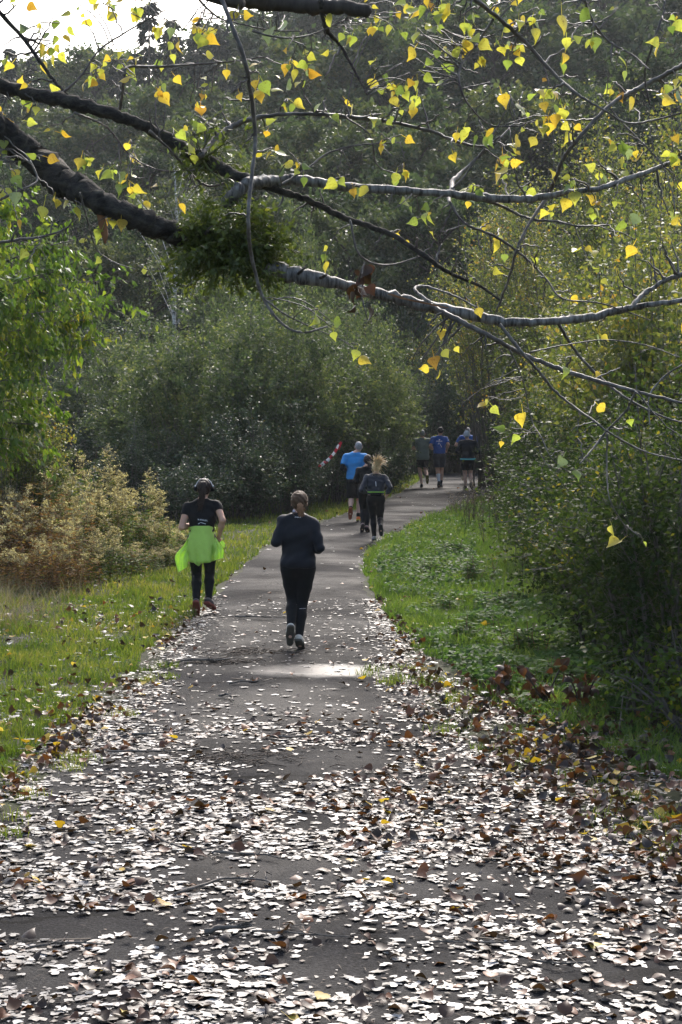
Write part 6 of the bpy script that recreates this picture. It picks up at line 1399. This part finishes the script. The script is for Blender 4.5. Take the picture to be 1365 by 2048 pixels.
# 5 blonde woman
person(752, 1085, 1.52, dict(shoulder=(.172, .06, 1.215), hipz=.80, head=(.012, .10, 1.40), elbowL=(-.275, -.12, .985), wristL=(-.16, .10, .93), elbowR=(.275, -.10, 1.03), wristR=(.20, -.02, .88),
    kneeL=(-.05, .06, .45), ankleL=(-.028, -.02, .10), footL=(-.05, 1, -.1), kneeR=(.085, .08, .44), ankleR=(.088, -.24, .31), footR=(.06, .35, -.93), upR=(0, .93, .35)),
    dict(fem=True, bulk=1.04, legwear=('leggings', m_black), top=(m_char, 'long', .90, .014), hair=(m_hairy, 'flying'), shoeL=S_grey, shoeR=S_black, shoe=S_black, waistbelt=(m_belt, .945, .022), pouch=m_black, print=[[(-.004, 1.145, .004, 1.055, .012)]]), 'blonde runner with flying hair and a lime running belt')
# 6 man in grey-green shirt
person(845, 976, 1.74, dict(shoulder=(.225, .05, 1.445), hipz=.90, head=(.005, .07, 1.655), elbowL=(-.29, -.04, 1.20), wristL=(-.25, .17, 1.18), elbowR=(.30, -.04, 1.20), wristR=(.26, .17, 1.22),
    kneeL=(-.07, .10, .50), ankleL=(-.02, -.02, .10), footL=(-.05, 1, -.1), kneeR=(.10, .08, .52), ankleR=(.14, -.26, .34), footR=(.03, .25, -.97), upR=(0, .97, .25)),
    dict(fem=False, bulk=1.1, legwear=('shorts', m_black, .68), top=(m_sage, 'short', .86, .03), hair=(m_hairg, 'shaved'), shoeL=S_black, shoeR=S_olive, shoe=S_black), 'man with a shaved head in a grey-green shirt and black shorts')
# 7 man with cap, royal blue
person(879, 976, 1.82, dict(shoulder=(.205, .06, 1.50), hipz=.94, head=(.04, .09, 1.725), elbowL=(-.29, -.08, 1.27), wristL=(-.20, .16, 1.26), elbowR=(.27, -.10, 1.32), wristR=(.23, .08, 1.15),
    kneeL=(-.05, .08, .54), ankleL=(-.015, -.10, .16), footL=(0, .7, -.7), upL=(0, .7, .7), kneeR=(.08, .14, .53), ankleR=(.055, 0, .10), footR=(.1, 1, -.1)),
    dict(fem=False, legwear=('shorts', m_dgrey, .80), top=(m_royal, 'short', 1.05, .02), cap=m_navy, hair=(m_hairb, 'shaved'), shoe=S_black, sock={'L': (.62, m_white), 'R': (.25, m_black)}, skin=m_skin2,
         print=[marks(-.105, .085, 1.425, .035, 8, .012), [(-.02, 1.47, .02, 1.47, .035), (-.05, 1.33, -.01, 1.38, .02), (0, 1.36, .07, 1.24, .014)]]), 'man in a navy cap and royal blue shirt with small print')
# 8 man with knitted hat
person(936, 982, 1.74, dict(shoulder=(.215, .05, 1.42), hipz=.90, head=(-.03, .09, 1.64), elbowL=(-.335, -.08, 1.16), wristL=(-.2, .14, 1.1), elbowR=(.33, -.08, 1.14), wristR=(.2, .14, 1.1),
    kneeL=(-.09, .08, .48), ankleL=(-.07, -.02, .12), footL=(-.05, 1, -.2), kneeR=(.09, .12, .50), ankleR=(.09, -.12, .20), footR=(.25, .7, -.6), upR=(0, .6, .8)),
    dict(fem=False, bulk=1.12, legwear=('shorts', m_black, .72), top=(m_navy, 'long', .94, .028), topname='jacket', beanie=m_knit, hair=(m_hairg, 'shaved'), shoe=S_black, waistbelt=(m_turq, .93, .045)), 'man in a grey knitted hat and dark jacket with a turquoise belt')
# 9 man in blue behind him
person(936, 968, 1.76, dict(shoulder=(.235, .05, 1.47), hipz=.92, head=(.0, .09, 1.68), elbowL=(-.40, -.02, 1.24), wristL=(-.36, .18, 1.22), elbowR=(.33, -.04, 1.22), wristR=(.3, .17, 1.2),
    kneeL=(-.08, .10, .50), ankleL=(-.07, 0, .10), footL=(0, 1, -.1), kneeR=(.09, .1, .50), ankleR=(.09, -.2, .3), footR=(0, .4, -.9), upR=(0, .9, .4)),
    dict(fem=False, bulk=1.12, legwear=('shorts', m_black, .72), top=(m_royal, 'short', .94, .03), hair=(m_hairg, 'shaved'), shoe=S_black), 'man in a royal blue shirt mostly hidden behind the knitted hat', rz=0)
# ------------------------------------------------------------------ hazy autumn air
hm = bpy.data.materials.new('haze_air'); hm.use_nodes = True
hn = hm.node_tree.nodes; hl_ = hm.node_tree.links
for x in list(hn): hn.remove(x)
ho_ = hn.new('ShaderNodeOutputMaterial'); pv = hn.new('ShaderNodeVolumePrincipled')
pv.inputs['Color'].default_value = (.86, .91, .93, 1); pv.inputs['Density'].default_value = .00022; pv.inputs['Anisotropy'].default_value = .35
hl_.new(pv.outputs[0], ho_.inputs['Volume'])
zt = 75.0
bxv = np.array([(x, y, z) for x in (-262, 262) for y in (-42, 422) for z in (-2, zt)], float)
hzb = obj('haze', mesh('haze', bxv, np.array([(0, 1, 3, 2), (4, 6, 7, 5), (0, 4, 5, 1), (2, 3, 7, 6), (0, 2, 6, 4), (1, 5, 7, 3)]), hm)); tag(hzb, kind='stuff')
